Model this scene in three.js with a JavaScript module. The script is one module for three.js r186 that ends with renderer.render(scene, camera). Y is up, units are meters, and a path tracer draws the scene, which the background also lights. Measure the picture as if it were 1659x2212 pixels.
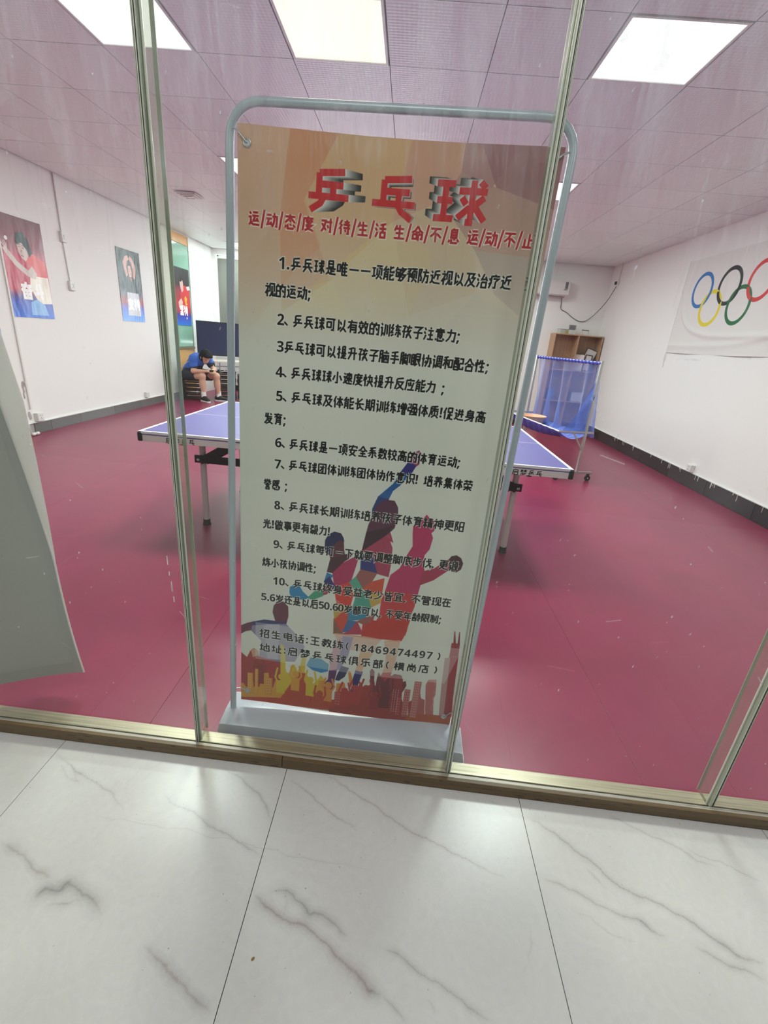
import * as THREE from 'three';
import { RoundedBoxGeometry } from 'three/addons/geometries/RoundedBoxGeometry.js';
import { ParametricGeometry } from 'three/addons/geometries/ParametricGeometry.js';
import { mergeGeometries, mergeVertices, toCreasedNormals } from 'three/addons/utils/BufferGeometryUtils.js';
import { MarchingCubes } from 'three/addons/objects/MarchingCubes.js';
import { ImprovedNoise } from 'three/addons/math/ImprovedNoise.js';
import { RectAreaLightUniformsLib } from 'three/addons/lights/RectAreaLightUniformsLib.js';

// ---------- camera, sky, exposure (x along the shop front, y up, the hall lies towards -z; the camera stands in the corridor) ----------
const scene = new THREE.Scene();
const EYE = 1.4193;
const camera = new THREE.PerspectiveCamera(96.64, 1659 / 2212, 0.05, 60);
camera.position.set(0, EYE, 0);
camera.rotation.order = 'YXZ';
camera.rotation.set(-0.36066, 0.02436, 0.08349);
scene.background = new THREE.Color(6, 6.5, 6.7);
const renderer = new THREE.WebGLRenderer({ antialias: true });
renderer.toneMapping = THREE.LinearToneMapping;
renderer.toneMappingExposure = 1.0;
renderer.shadowMap.enabled = true;
RectAreaLightUniformsLib.init();
const HALL_LIGHT = 41, CORRIDOR_LIGHT = 25;

// ---------- helpers ----------
let seed = 7;
const rnd = () => { seed = (seed * 1664525 + 1013904223) >>> 0; return seed / 4294967296; };
const noise = new ImprovedNoise();
const V3 = (x, y, z) => new THREE.Vector3(x, y, z);
const lin = (r, g, b) => new THREE.Color().setRGB(r, g, b);
const mat = (color, roughness = 0.6, more = {}) => new THREE.MeshPhysicalMaterial({ color, roughness, ...more });
const taken = new Map();
function numbered(name) { const n = taken.get(name) ?? 0; taken.set(name, n + 1); return n ? `${name}_${String(n).padStart(3, '0')}` : name; }
function lit(o) { o.castShadow = true; o.receiveShadow = true; return o; }
function join(list) {
  list = [].concat(list).map((g) => { const f = g.index ? g.toNonIndexed() : g.clone(); for (const k of Object.keys(f.attributes)) if (!['position', 'normal', 'uv'].includes(k)) f.deleteAttribute(k); if (!f.attributes.uv) f.setAttribute('uv', new THREE.BufferAttribute(new Float32Array(f.attributes.position.count * 2), 2)); return f; });
  return list.length > 1 ? mergeGeometries(list) : list[0];
}
function obj(name, geometry, material, parent = scene) {
  const m = lit(new THREE.Mesh(Array.isArray(geometry) ? join(geometry) : geometry, material));
  m.name = parent === scene ? numbered(name) : name;
  parent.add(m);
  return m;
}
function tag(o, label, category, group) { o.userData.label = label; o.userData.category = category; if (group) o.userData.group = group; return o; }
function thing(name, label, category, [x, y, z] = [0, 0, 0], turn = 0, group) {
  const o = new THREE.Group(); o.name = numbered(name); o.position.set(x, y, z); o.rotation.y = turn; scene.add(o);
  return tag(o, label, category, group);
}
function struct(name, geometry, material) { const o = obj(name, geometry, material); o.userData.kind = 'structure'; return o; }
function structGroup(name, [x, y, z] = [0, 0, 0], turn = 0) { const o = new THREE.Group(); o.name = name; o.position.set(x, y, z); o.rotation.y = turn; o.userData.kind = 'structure'; scene.add(o); return o; }
function label(o, text) { o.userData.label = text; return o; }
const box = (w, h, d, x = 0, y = 0, z = 0) => new THREE.BoxGeometry(w, h, d).translate(x, y, z);
const span = (x0, x1, y0, y1, z0, z1) => box(x1 - x0, y1 - y0, z1 - z0, (x0 + x1) / 2, (y0 + y1) / 2, (z0 + z1) / 2);
const rbox = (w, h, d, r, x = 0, y = 0, z = 0) => new RoundedBoxGeometry(w, h, d, 2, r).translate(x, y, z);
const rspan = (x0, x1, y0, y1, z0, z1, r) => rbox(x1 - x0, y1 - y0, z1 - z0, r, (x0 + x1) / 2, (y0 + y1) / 2, (z0 + z1) / 2);
const cyl = (r0, r1, h, x, y, z, n = 20) => new THREE.CylinderGeometry(r1, r0, h, n).translate(x, y + h / 2, z);
function rod(a, b, r, n = 12) {
  const A = V3(...a), B = V3(...b), d = B.clone().sub(A), g = new THREE.CylinderGeometry(r, r, d.length(), n);
  g.applyQuaternion(new THREE.Quaternion().setFromUnitVectors(V3(0, 1, 0), d.clone().normalize()));
  return g.translate((a[0] + b[0]) / 2, (a[1] + b[1]) / 2, (a[2] + b[2]) / 2);
}
function bar(a, b, w, h) {   // a square bar from a to b
  const A = V3(...a), B = V3(...b), d = B.clone().sub(A), L = d.length(), g = new THREE.BoxGeometry(w, h, L);
  const m = new THREE.Matrix4().lookAt(B, A, V3(0, 1, 0)); g.applyMatrix4(m);
  return g.translate((a[0] + b[0]) / 2, (a[1] + b[1]) / 2, (a[2] + b[2]) / 2);
}
const tube = (pts, r, n = 40, k = 8, closed = false) => new THREE.TubeGeometry(new THREE.CatmullRomCurve3(pts.map((p) => V3(...p)), closed), n, r, k, closed);
const sheet = (f, nu, nv) => new ParametricGeometry((u, v, t) => { const p = f(u, v); t.set(p[0], p[1], p[2]); }, nu, nv);
function loft(rings, caps = true) {   // rings of equal length, joined; flat ends
  const n = rings[0].length, p = [], tri = (a, b, c) => p.push(...a, ...b, ...c);
  for (let i = 0; i + 1 < rings.length; i++) for (let j = 0; j < n; j++) { const k = (j + 1) % n, A = rings[i], B = rings[i + 1]; tri(A[j], B[j], B[k]); tri(A[j], B[k], A[k]); }
  if (caps) for (const [R, flip] of [[rings[0], 0], [rings[rings.length - 1], 1]]) { const c = [0, 1, 2].map((a) => R.reduce((s, q) => s + q[a], 0) / n); for (let j = 0; j < n; j++) { const k = (j + 1) % n; flip ? tri(c, R[k], R[j]) : tri(c, R[j], R[k]); } }
  const g = new THREE.BufferGeometry(); g.setAttribute('position', new THREE.Float32BufferAttribute(p, 3));
  return toCreasedNormals(mergeVertices(g, 1e-5), 0.7);
}
function canvas(w, h) { const c = document.createElement('canvas'); c.width = w; c.height = h; return [c, c.getContext('2d')]; }
function texture(c, srgb = true) { const t = new THREE.CanvasTexture(c); if (srgb) t.colorSpace = THREE.SRGBColorSpace; t.wrapS = t.wrapT = THREE.RepeatWrapping; return t; }
function grain(size, f) { const d = new Uint8Array(size * size * 4); for (let y = 0; y < size; y++) for (let x = 0; x < size; x++) { const v = Math.max(0, Math.min(255, f(x / size, y / size))), i = (y * size + x) * 4; d[i] = d[i + 1] = d[i + 2] = v; d[i + 3] = 255; } const t = new THREE.DataTexture(d, size, size); t.magFilter = THREE.LinearFilter; t.wrapS = t.wrapT = THREE.RepeatWrapping; t.needsUpdate = true; return t; }
const tiledNoise = (x, y, k, z) => { const n = (a, b) => noise.noise(a * k, b * k, z); const sx = x * x * (3 - 2 * x), sy = y * y * (3 - 2 * y); return (n(x, y) * (1 - sx) + n(x - 1, y) * sx) * (1 - sy) + (n(x, y - 1) * (1 - sx) + n(x - 1, y - 1) * sx) * sy; };

// Chinese lettering as strokes on a 100 x 100 square: "xxyy xxyy" is a stroke, "name@x0y0x1y1" places another entry in a box.
const GLYPHS = {
  丘: '8407 2812,2812 2862,2836 8236,6036 6062,0562 9562', 乒: '丘@00009999,4062 3278 1094', 乓: '丘@00009999,5862 6878 9094', 兵: '丘@00009999,3668 1096,6468 9096',
  王: '0808 9208,5008 5092,1548 8548,0592 9592', 求: '0526 9526,5003 5092 3592,7006 8818,1640 3254,0884 4460,8838 5856 9688', 球: '王@00054092,求@42009999',
  辶: '1208 2522,0440 2240 2276 0693,2278 4290 9792', 云: '1510 8510,0540 9540,4540 2086 8280,6658 9092', 运: '辶@00009999,云@32039576',
  力: '0828 9028 8492 6090,4603 4450 3075 0696', 动: '0618 4618,0242 5042,2642 1080 4474,3862 5086,力@50009999', 太: '0528 9528,5003 4545 0596,5235 7570 9596,4468 5888',
  心: '1030 0482,2820 2890 7590 7868,5008 5840,7822 9664', 态: '太@05009958,心@05609999', 广: '4802 5412,1216 9616,1416 1260 0397', 度: '广@00009999,2834 9434,4424 4450,7424 7450,4450 7450,3062 8262 5084 2297,3866 6086 9697',
  寸: '0528 9528,7003 7092 4892,2048 3868', 对: '0420 4220 2862 0492,0838 4482,寸@45009999', 彳: '7004 1534,7532 1066,4858 4899', 寺: '1518 8518,5002 5035,0535 9535,0556 9556,7042 7093 4893,2466 3882', 待: '彳@00003599,寺@36009999',
  生: '2506 0842,2028 8828,5003 5092,1858 8258,0592 9592', 氵: '2006 6024,0836 5052,1596 6660', 舌: '8805 1815,0538 9538,5010 5062,2062 8062 8096 2096 2062', 活: '氵@00003299,舌@34009999',
  命: '5002 2832 0246,5002 7232 9846,3042 7042,1056 4456 4486 1086 1056,5856 9056 9086 7486,5856 5898', 不: '0510 9510,5410 3442 0564,5036 5098,6042 9668', 自: '5000 4012,2015 8015 8097 2097 2015,2042 8042,2070 8070', 息: '自@12008862,心@05649999', 止: '5504 5592,5544 9244,2038 2092,0392 9792',
  日: '1806 8206 8294 1894 1806,1850 8250', 是: '日@18008248,0557 9557,5257 5290,5273 8673,3066 2286 0597,2280 4592 9794', 口: '1012 9012 9088 1088 1012', 隹: '3402 0550,2228 2298,5802 6616,2220 9620,2244 9044,2268 9068,2294 9894,5820 5894', 唯: '口@00143074,隹@32009999', 一: '0550 9550',
  工: '0815 9215,5015 5084,0288 9880', 页: '0506 9506,5006 4222,1524 8524 8572,1524 1572,5034 4864 3082 0597,5878 9497', 项: '工@00103890,页@40009999',
  月: '1805 8205 8292 6292,1805 1860 0597,1833 8233,1861 8261', 匕: '8812 2034,1602 1688 9288 9266', 能: '2602 0628 4424,3616 4830,月@02384899,匕@56009946,匕@56529999',
  够: '2002 0434,1218 4818 4692 3092,1238 3238 3266 1266 1238,7002 5228,6612 9612 6246 5050,6622 7632,7244 5072,7054 9854 7090 5098,6866 7878', 予: '1008 8208 5030,2420 6238,0442 9442 7866,4842 4892 2890', 预: '予@00004699,页@46009999',
  阝: '1503 1599,1506 7806 4842 8060 7680 4680', 方: '4402 5614,0522 9522,4222 3460 0897,4046 8446 8092 5692', 防: '阝@00003699,方@38009999', 斤: '8803 2812,2810 2646 1074,2838 9638,6638 6680', 近: '辶@00009999,斤@28029682',
  礻: '4002 5812,0424 8024 4454 0276,4850 4899,5550 8666', 见: '1205 8805 8862,1205 1262,5020 4862 3084 0497,6060 6090 9690 9672', 视: '礻@00004299,见@42009999', 以: '2008 2082 4864,3622 5044,8006 7652 6076 3896,6868 9696',
  及: '0808 8008 6236 8836 6474 2897,3408 3046 0497,3640 5674 9697', 台: '4403 1442 8838,6620 9250,1860 8260 8296 1896 1860', 治: '氵@00003299,台@34009999', 疒: '5402 6012,2214 9614,2214 2260 0697,0430 1544,0270 2258', 疗: '疒@00009999,3832 8832 6252,6252 6292 4292',
  的: '2402 1818,0618 4418 4492 0692 0618,0652 4452,6802 5240,6020 9520 9292 7290,6644 8062', 可: '0410 9610,8010 8092 5692,1532 5532 5572 1572 1532', 有: '0418 9618,4202 3040 0466,3238 8638 8693 6493,3238 3298,3256 8656,3274 8674',
  交: '4402 5614,0518 9518,3028 0852,6828 9252,7246 4880 0497,2846 5478 9697', 攵: '3602 0440,2020 9620,8020 5670 0497,2538 5676 9897', 效: '交@00005299,攵@52009999', 讠: '3003 6018,0836 5036 5090 9074', 川: '1508 1256 0496,5012 5085,9005 9099', 训: '讠@00003899,川@42009999',
  纟: '5402 1432 5834 0866 6864,0492 7278', 柬: '0418 9618,4002 2246 9046,5828 5892 4090,3458 1084,7658 9680', 练: '纟@00003699,柬@38009999', 子: '1010 8610 5236,5236 5292 3092,0550 9550', 亥: '4402 5412,0518 9518,4618 1648 6844,8234 0882,6448 0698,5868 9497', 孩: '子@00003899,亥@40009999',
  主: '4402 5614,1026 9026,5026 5092,1558 8558,0492 9692', 注: '氵@00003299,主@34009999', 意: '5000 5010,1014 9014,3216 3826,6816 6226,0428 9628,日@20347868,心@06709999', 扌: '0426 9426,5502 5592 2892,0468 9446', 提: '扌@00003699,是@38009999', 升: '6204 1018,0446 9646,3612 3652 0898,7003 7099',
  匘: '5002 5014,0420 9620,1034 1092 9092 9034,3034 7278,7034 2878', 脑: '月@00003899,匘@40009999', 手: '8204 1414,1438 8638,0462 9662,5012 5092 2892', 去: '0820 9220,5002 5044,0444 9644,4444 2088 8482,6662 9096', 卩: '1008 8808 8872 6070,1008 1099', 脚: '月@00003299,去@32066694,卩@70089999',
  目: '1805 8205 8295 1895 1805,1835 8235,1865 8265', 艮: '1205 8605 8646 1246,1225 8625,1205 1292 4880,4446 9697,8854 6068', 眼: '目@00083692,艮@40009999', 十: '0536 9536,5002 5099', 办: '0530 8630 8092 5290,4603 4456 0896,1848 0470,9046 9870', 协: '十@00003299,办@34009999',
  周: '1506 1556 0497,1506 9206 9292 7292,3224 7624,5414 5444,3044 7844,3660 7060 7084 3684 3660', 调: '讠@00003899,周@38009999', 禾: '8603 1412,0430 9630,5008 5099,5032 0476,5232 9672', 和: '禾@00005899,口@58189990', 酉: '0408 9608,1225 8825 8896 1296 1225,3808 3456,6408 6456 8656,1274 8874', 己: '1010 8610 8646 1246,1246 1290 9290 9270', 配: '酉@00005299,己@54009999',
  合: '5002 2834 0250,5002 7234 9850,3048 7048,2062 8062 8096 2096 2062', 忄: '5002 5099,2024 0856,7822 9444', 性: '忄@00003099,生@32009999', 小: '5003 5092 2892,2434 0474,7434 9672', 束: '0418 9618,5002 5099,1532 8532 8558 1558 1532,4660 0492,5460 9692', 速: '辶@00009999,束@30009782',
  夬: '1024 7824 7858,0458 9658,4403 4058 0497,5260 9697', 快: '忄@00003099,夬@32009999', 反: '8804 2014,2014 2052 0497,2436 8636 6272 2097,3246 6078 9697', 应: '广@00009999,3434 4264,5428 6062,8830 6688,2492 9692', 亻: '8003 1550,5036 5099', 本: '0425 9625,5002 5099,4828 0476,5228 9676,2676 7476', 体: '亻@00003299,本@32009999',
  长: '7804 3040,0448 9648,3003 3092 5676,4650 6478 9696', 其: '0420 9620,2403 2472,7603 7672,2438 7638,2455 7655,0472 9672,3075 0498,7075 9698', 期: '其@00005499,月@56009999', 土: '0830 9230,5003 5082,0286 9878', 曾: '2602 3614,7402 6414,1018 9018 9050 1050 1018,5018 5050,3028 3842,7028 6242,日@18588299', 增: '土@00083692,曾@38009999',
  弓: '1008 8608 8636 1436,1436 1062 8862 8092 5690', 虽: '2004 8004 8030 2030 2004,0842 9242 9270 0870 0842,5032 5088,0492 8688,7472 9697', 强: '弓@00003699,虽@38009999', 质: '8802 2010,2010 2052 0497,2226 9626,5812 5640,3442 8842 8878,3442 3478,6050 5878 2898,6676 9698', 足: '2004 8004 8038 2038 2004,5038 5088,5060 9060,2854 2690 0498,1082 5092 9896', 促: '亻@00003299,足@34009999',
  井: '0826 9226,0456 9656,3003 2860 0888,7003 7090', 进: '辶@00009999,井@30029680', 身: '5002 4012,2414 7814 7892 5690,2414 2462,2430 7830,2446 7846,0462 7862,9456 0497', 高: '5000 5010,0414 9614,3024 7024 7042 3042 3024,1052 9052 9093 7293,1052 1098,3266 6866 6886 3286 3266',
  发: '2404 1836 9036,7006 8420,4603 3464 0496,3652 8052 5684 2098,4062 6682 9698', 育: '5000 5010,0412 9612,4214 2032 8230,6622 8838,月@18408699', 安: '4800 5208,0830 0814 9214 9230,4420 2466 8498,7642 5676 1298,0446 9646', 全: '5002 2832 0246,5002 7232 9846,2446 7646,2068 8068,5046 5092,0492 9692', 系: '8203 1812,5012 2432 6232 2054 8050,7040 8858,5052 5092 3692,3064 0888,7064 9486',
  数: '1404 2420,4604 3620,0424 5624,3002 3048,2830 0448,3230 5446,2450 1070 4698,4658 2686 0498,0462 5662,攵@54009999', 车: '0418 9618,4402 1446 8846,5028 5099,0470 9670', 较: '车@00004099,交@40009999', 团: '1008 9008 9092 1092 1008,2436 7636,5818 5878 4278,5640 2476', 乍: '3603 0446,2422 9622,4422 4499,4448 9248,4472 9272', 作: '亻@00003299,乍@32009999',
  只: '1210 8810 8852 1252 1210,3462 0496,6662 9696', 识: '讠@00003899,只@40009999', 咅: '5000 5010,0814 9214,2822 3640,7222 6440,0442 9642,1856 8256 8296 1896 1856', 培: '土@00083492,咅@36009999', 养: '3002 3812,7002 6212,1014 9014,1830 8230,0446 9646,5014 4446 0480,5846 9674,3660 3298,6860 6899', 集: '隹@08009462,0470 9670,5062 5099,4672 0897,5472 9297',
  荣: '0414 9614,3002 3028,7002 7028,0854 0838 9238 9254,0468 9668,5048 5099,4670 0896,5470 9296', 誉: '5000 5018,2003 3018,8002 6818,0422 9622,3824 0648,6424 9448,3442 6642,2056 8056,3068 7068,3080 7080 7098 3098 3080', 感: '1412 1452 0480,1412 9612,6402 7052 9278 9662,8624 5068,7803 9010,2824 5624,3036 5636 5656 3056 3036,心@06709999',
  米: '0446 9646,5002 5099,1810 3432,8210 6632,4850 0486,5250 9686', 青: '1010 9010,5002 5045,1427 8627,0445 9645,2056 8056 8094 6294,2056 2099,2070 8070,2084 8084', 精: '米@00003899,青@40009999', 申: '1018 9018 9070 1070 1018,1044 9044,5002 5099', 神: '礻@00004099,申@42009999', 更: '0406 9606,1424 8624 8660 1460 1424,1442 8642,5006 4666 0498,2266 5488 9898', 阳: '阝@00003699,日@38009999',
  光: '5002 5042,1810 3332,8210 6732,0442 9642,3846 3476 0498,6242 6290 9690 9670', 古: '0424 9624,5002 5048,1448 8648 8696 1496 1448', 做: '亻@00002699,古@26005699,攵@56009999', 事: '0412 9612,2024 8024 8040 2040 2024,1452 8852 8876 1476,0464 9664,5002 5092 3092', 殳: '3008 2634 0844,3008 7208 7236 9836,1450 8650 5684 0498,2456 5684 9698', 毅: '2402 2414,0416 5016,0830 4830,2830 0848 3464 3492 2090,3656 0476,3872 0490,4652 5488,殳@50009999',
  每: '2603 0632,2016 9416,2630 8230 7692 5292,2630 1874 9474,0452 9852,4636 5448,4460 5270', 丁: '0412 9812,6012 6092 3090', 打: '扌@00003899,丁@40009999', 下: '0410 9610,4610 4699,5634 8658', 京: '5000 5012,0418 9618,2032 8032 8056 2056 2032,5056 5092 3692,2866 0890,7266 9488', 尤: '0428 9628,4402 4058 0498,6028 6090 9690 9670,7006 8818', 就: '京@00005299,尤@52009999', 要: '0408 9608,1422 8622 8648 1448 1422,3808 3848,6208 6248,0464 9664,4450 2480 8499,7064 5486 0898',
  整: '0412 5012,2802 2852,1022 4622 4636 1036 1022,2636 0450,3036 5050,攵@52009954,0460 9660,5060 5094,5076 8676,2472 2494,0496 9696', 底: '广@00009999,8824 3832,3832 3888 6076,3854 9454,6430 7672 9690 9674,5088 6298', 步: '5002 5040,5020 8620,2414 2440,0440 9640,5046 5076,2854 0872,8450 6282 1299', 戈: '0436 9628,4403 5652 8692 9672,9044 0497,7004 8816', 伐: '亻@00003299,戈@32009999',
  钅: '4002 0436,2422 8422,1446 8046,0466 9066,4446 4492 8874', 锻: '钅@00003499,5604 4212,4212 4299,4236 5836,4258 5858,3690 6080,殳@58009999', 火: '4803 4452 0496,5052 9496,1824 2848,8620 7042', 炼: '火@00003899,柬@40009999', 冬: '3602 0444,3018 8618 5656 0474,3030 5656 9874,4062 6472,3080 6696', 终: '纟@00003699,冬@38009999',
  受: '8802 1210,2018 2830,5016 5428,8214 7028,0650 0638 9438 9450,2056 8056 5082 1098,2862 5484 9698', 益: '2602 3618,7402 6418,0422 9622,3430 0852,6630 9252,2058 8058 8092,2058 2092,4058 4092,6058 6092,0492 9692', 老: '1418 7618,4403 4438,0438 9638,8614 0476,8250 3670,3446 3492 9092 9072', 少: '5002 5056,2418 0646,7618 9640,8648 5682 1298', 比: '1203 1288 4878,1242 4442,9022 6036,5803 5890 9690 9668', 白: '5002 4214,1818 8218 8296 1896 1818,1856 8256', 皆: '比@05009548,白@12489099',
  宜: '5000 5008,0826 0812 9212 9226,2832 7232 7286,2832 2886,2850 7250,2868 7268,0490 9690', 管: '2003 0422,1412 4612,2816 3626,6403 5222,6012 9612,7416 8426,0646 0632 9432 9446,2448 7648 7664 2464 2448,2448 2498,2476 8076 8098 2498', 现: '王@00083692,见@40009999', 在: '0414 9614,4202 3036 0462,2448 2499,3448 9248,6224 6290,3092 9892',
  岁: '5002 5028,1408 1428 8628 8608,4432 1070,3848 8648 6076 1098,3458 5274', 还: '辶@00009999,不@30009882', 后: '8803 2012,2012 2056 0498,2030 9630,3450 8650 8696 3496 3450', 者: '1018 8218,4803 4838,0438 9638,9410 0466,2452 8052 8096 2496 2452,2474 8074', 都: '者@00005899,阝@62009999', 年: '2803 0436,2420 9220,2446 8646,2446 2470,0470 9670,5620 5699',
  齿: '5002 5034,5018 8818,2012 2034,0236 9836,1050 1092 9092 9050,5042 2678,5054 7680', 令: '5002 3030 0446,5002 7030 9846,4034 6046,1458 8658 5680,2474 6696', 龄: '齿@00005099,令@50009999', 限: '阝@00003699,艮@38009999', 制: '1204 0426,0820 5420,0238 5838,3003 3099,0854 0888,0854 5254 5284 4284,7010 7072,9203 9292 7292', 召: '1010 8610 8042 6042,4610 3432 0650,1858 8458 8496 1896 1858', 招: '扌@00003699,召@38009999',
  电: '1420 8620 8666 1466 1420,1443 8643,5002 5090 9690 9672', 话: '讠@00003899,舌@38009999', 教: '0818 5018,3003 3038,0238 5838,5610 0466,1056 4456 2870,2870 2892 1490,0480 5270,攵@54009999', 址: '土@00083692,止@38009999', 也: '1434 1490 9690 9670,0446 9026 8866 7064,5003 5072', 地: '土@00083692,也@36009999',
  启: '4402 5412,1414 8614 8640 1440,1414 1456 0498,3056 8656 8696 3096 3056', 梦: '0414 4614,2402 2450,2318 0446,2818 4638,5414 9614,7402 7450,7318 5442,7818 9846,4552 1280,4062 8662 6286 1099,3870 5484', 具: '2003 8003 8064,2003 2064,2022 8022,2043 8043,0466 9666,3072 0498,7072 9698', 俱: '亻@00003099,具@32009999', 乐: '8803 1812,1812 1446 9246,5226 5292 3092,2860 0486,7660 9684', 部: '咅@00005899,阝@62009999',
  木: '0430 9630,5002 5099,4832 0476,5236 9264', 黄: '0414 9614,3203 3230,6803 6830,0430 9630,1842 8242 8278 1878 1842,1860 8260,5030 5078,3080 0898,7080 9498', 横: '木@00003699,黄@36009999', 山: '5002 5090,1036 1090 9090 9036', 冈: '1008 9008 9094 7094,1008 1099,2826 7078,7224 2878', 岗: '山@14008632,冈@04389699', 占: '5002 5048,5024 9024,1648 8448 8496 1696 1648', 店: '广@00009999,占@30209696',
  支: '0424 9624,5002 5048,1848 8048 5682 1098,2858 5680 9698', 奋: '0424 9624,5002 4424 0456,5224 9656,2052 8052 8096 2096 2052,2074 8074,5052 5096', 斗: '3008 4620,2028 3842,0466 9654,6802 6899', 坚: '1408 1446,3603 3650,4810 8610 6446 4852,5420 9246,1070 8870,4852 4892,0492 9692', 持: '扌@00003699,寺@38009999', '、': '1264 4488', '，': '1680 2886 1699',
};
function strokes(ch, x0, y0, x1, y1, out = []) {
  for (const part of GLYPHS[ch].split(',')) {
    const [name, box] = part.split('@'), at = (s, i) => +s.slice(i, i + 2) / 99, X = (v) => x0 + v * (x1 - x0), Y = (v) => y0 + v * (y1 - y0);
    if (box) strokes(name, X(at(box, 0)), Y(at(box, 2)), X(at(box, 4)), Y(at(box, 6)), out);
    else out.push(part.split(' ').map((t) => [X(at(t, 0)), Y(at(t, 2))]));
  }
  return out;
}

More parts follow.
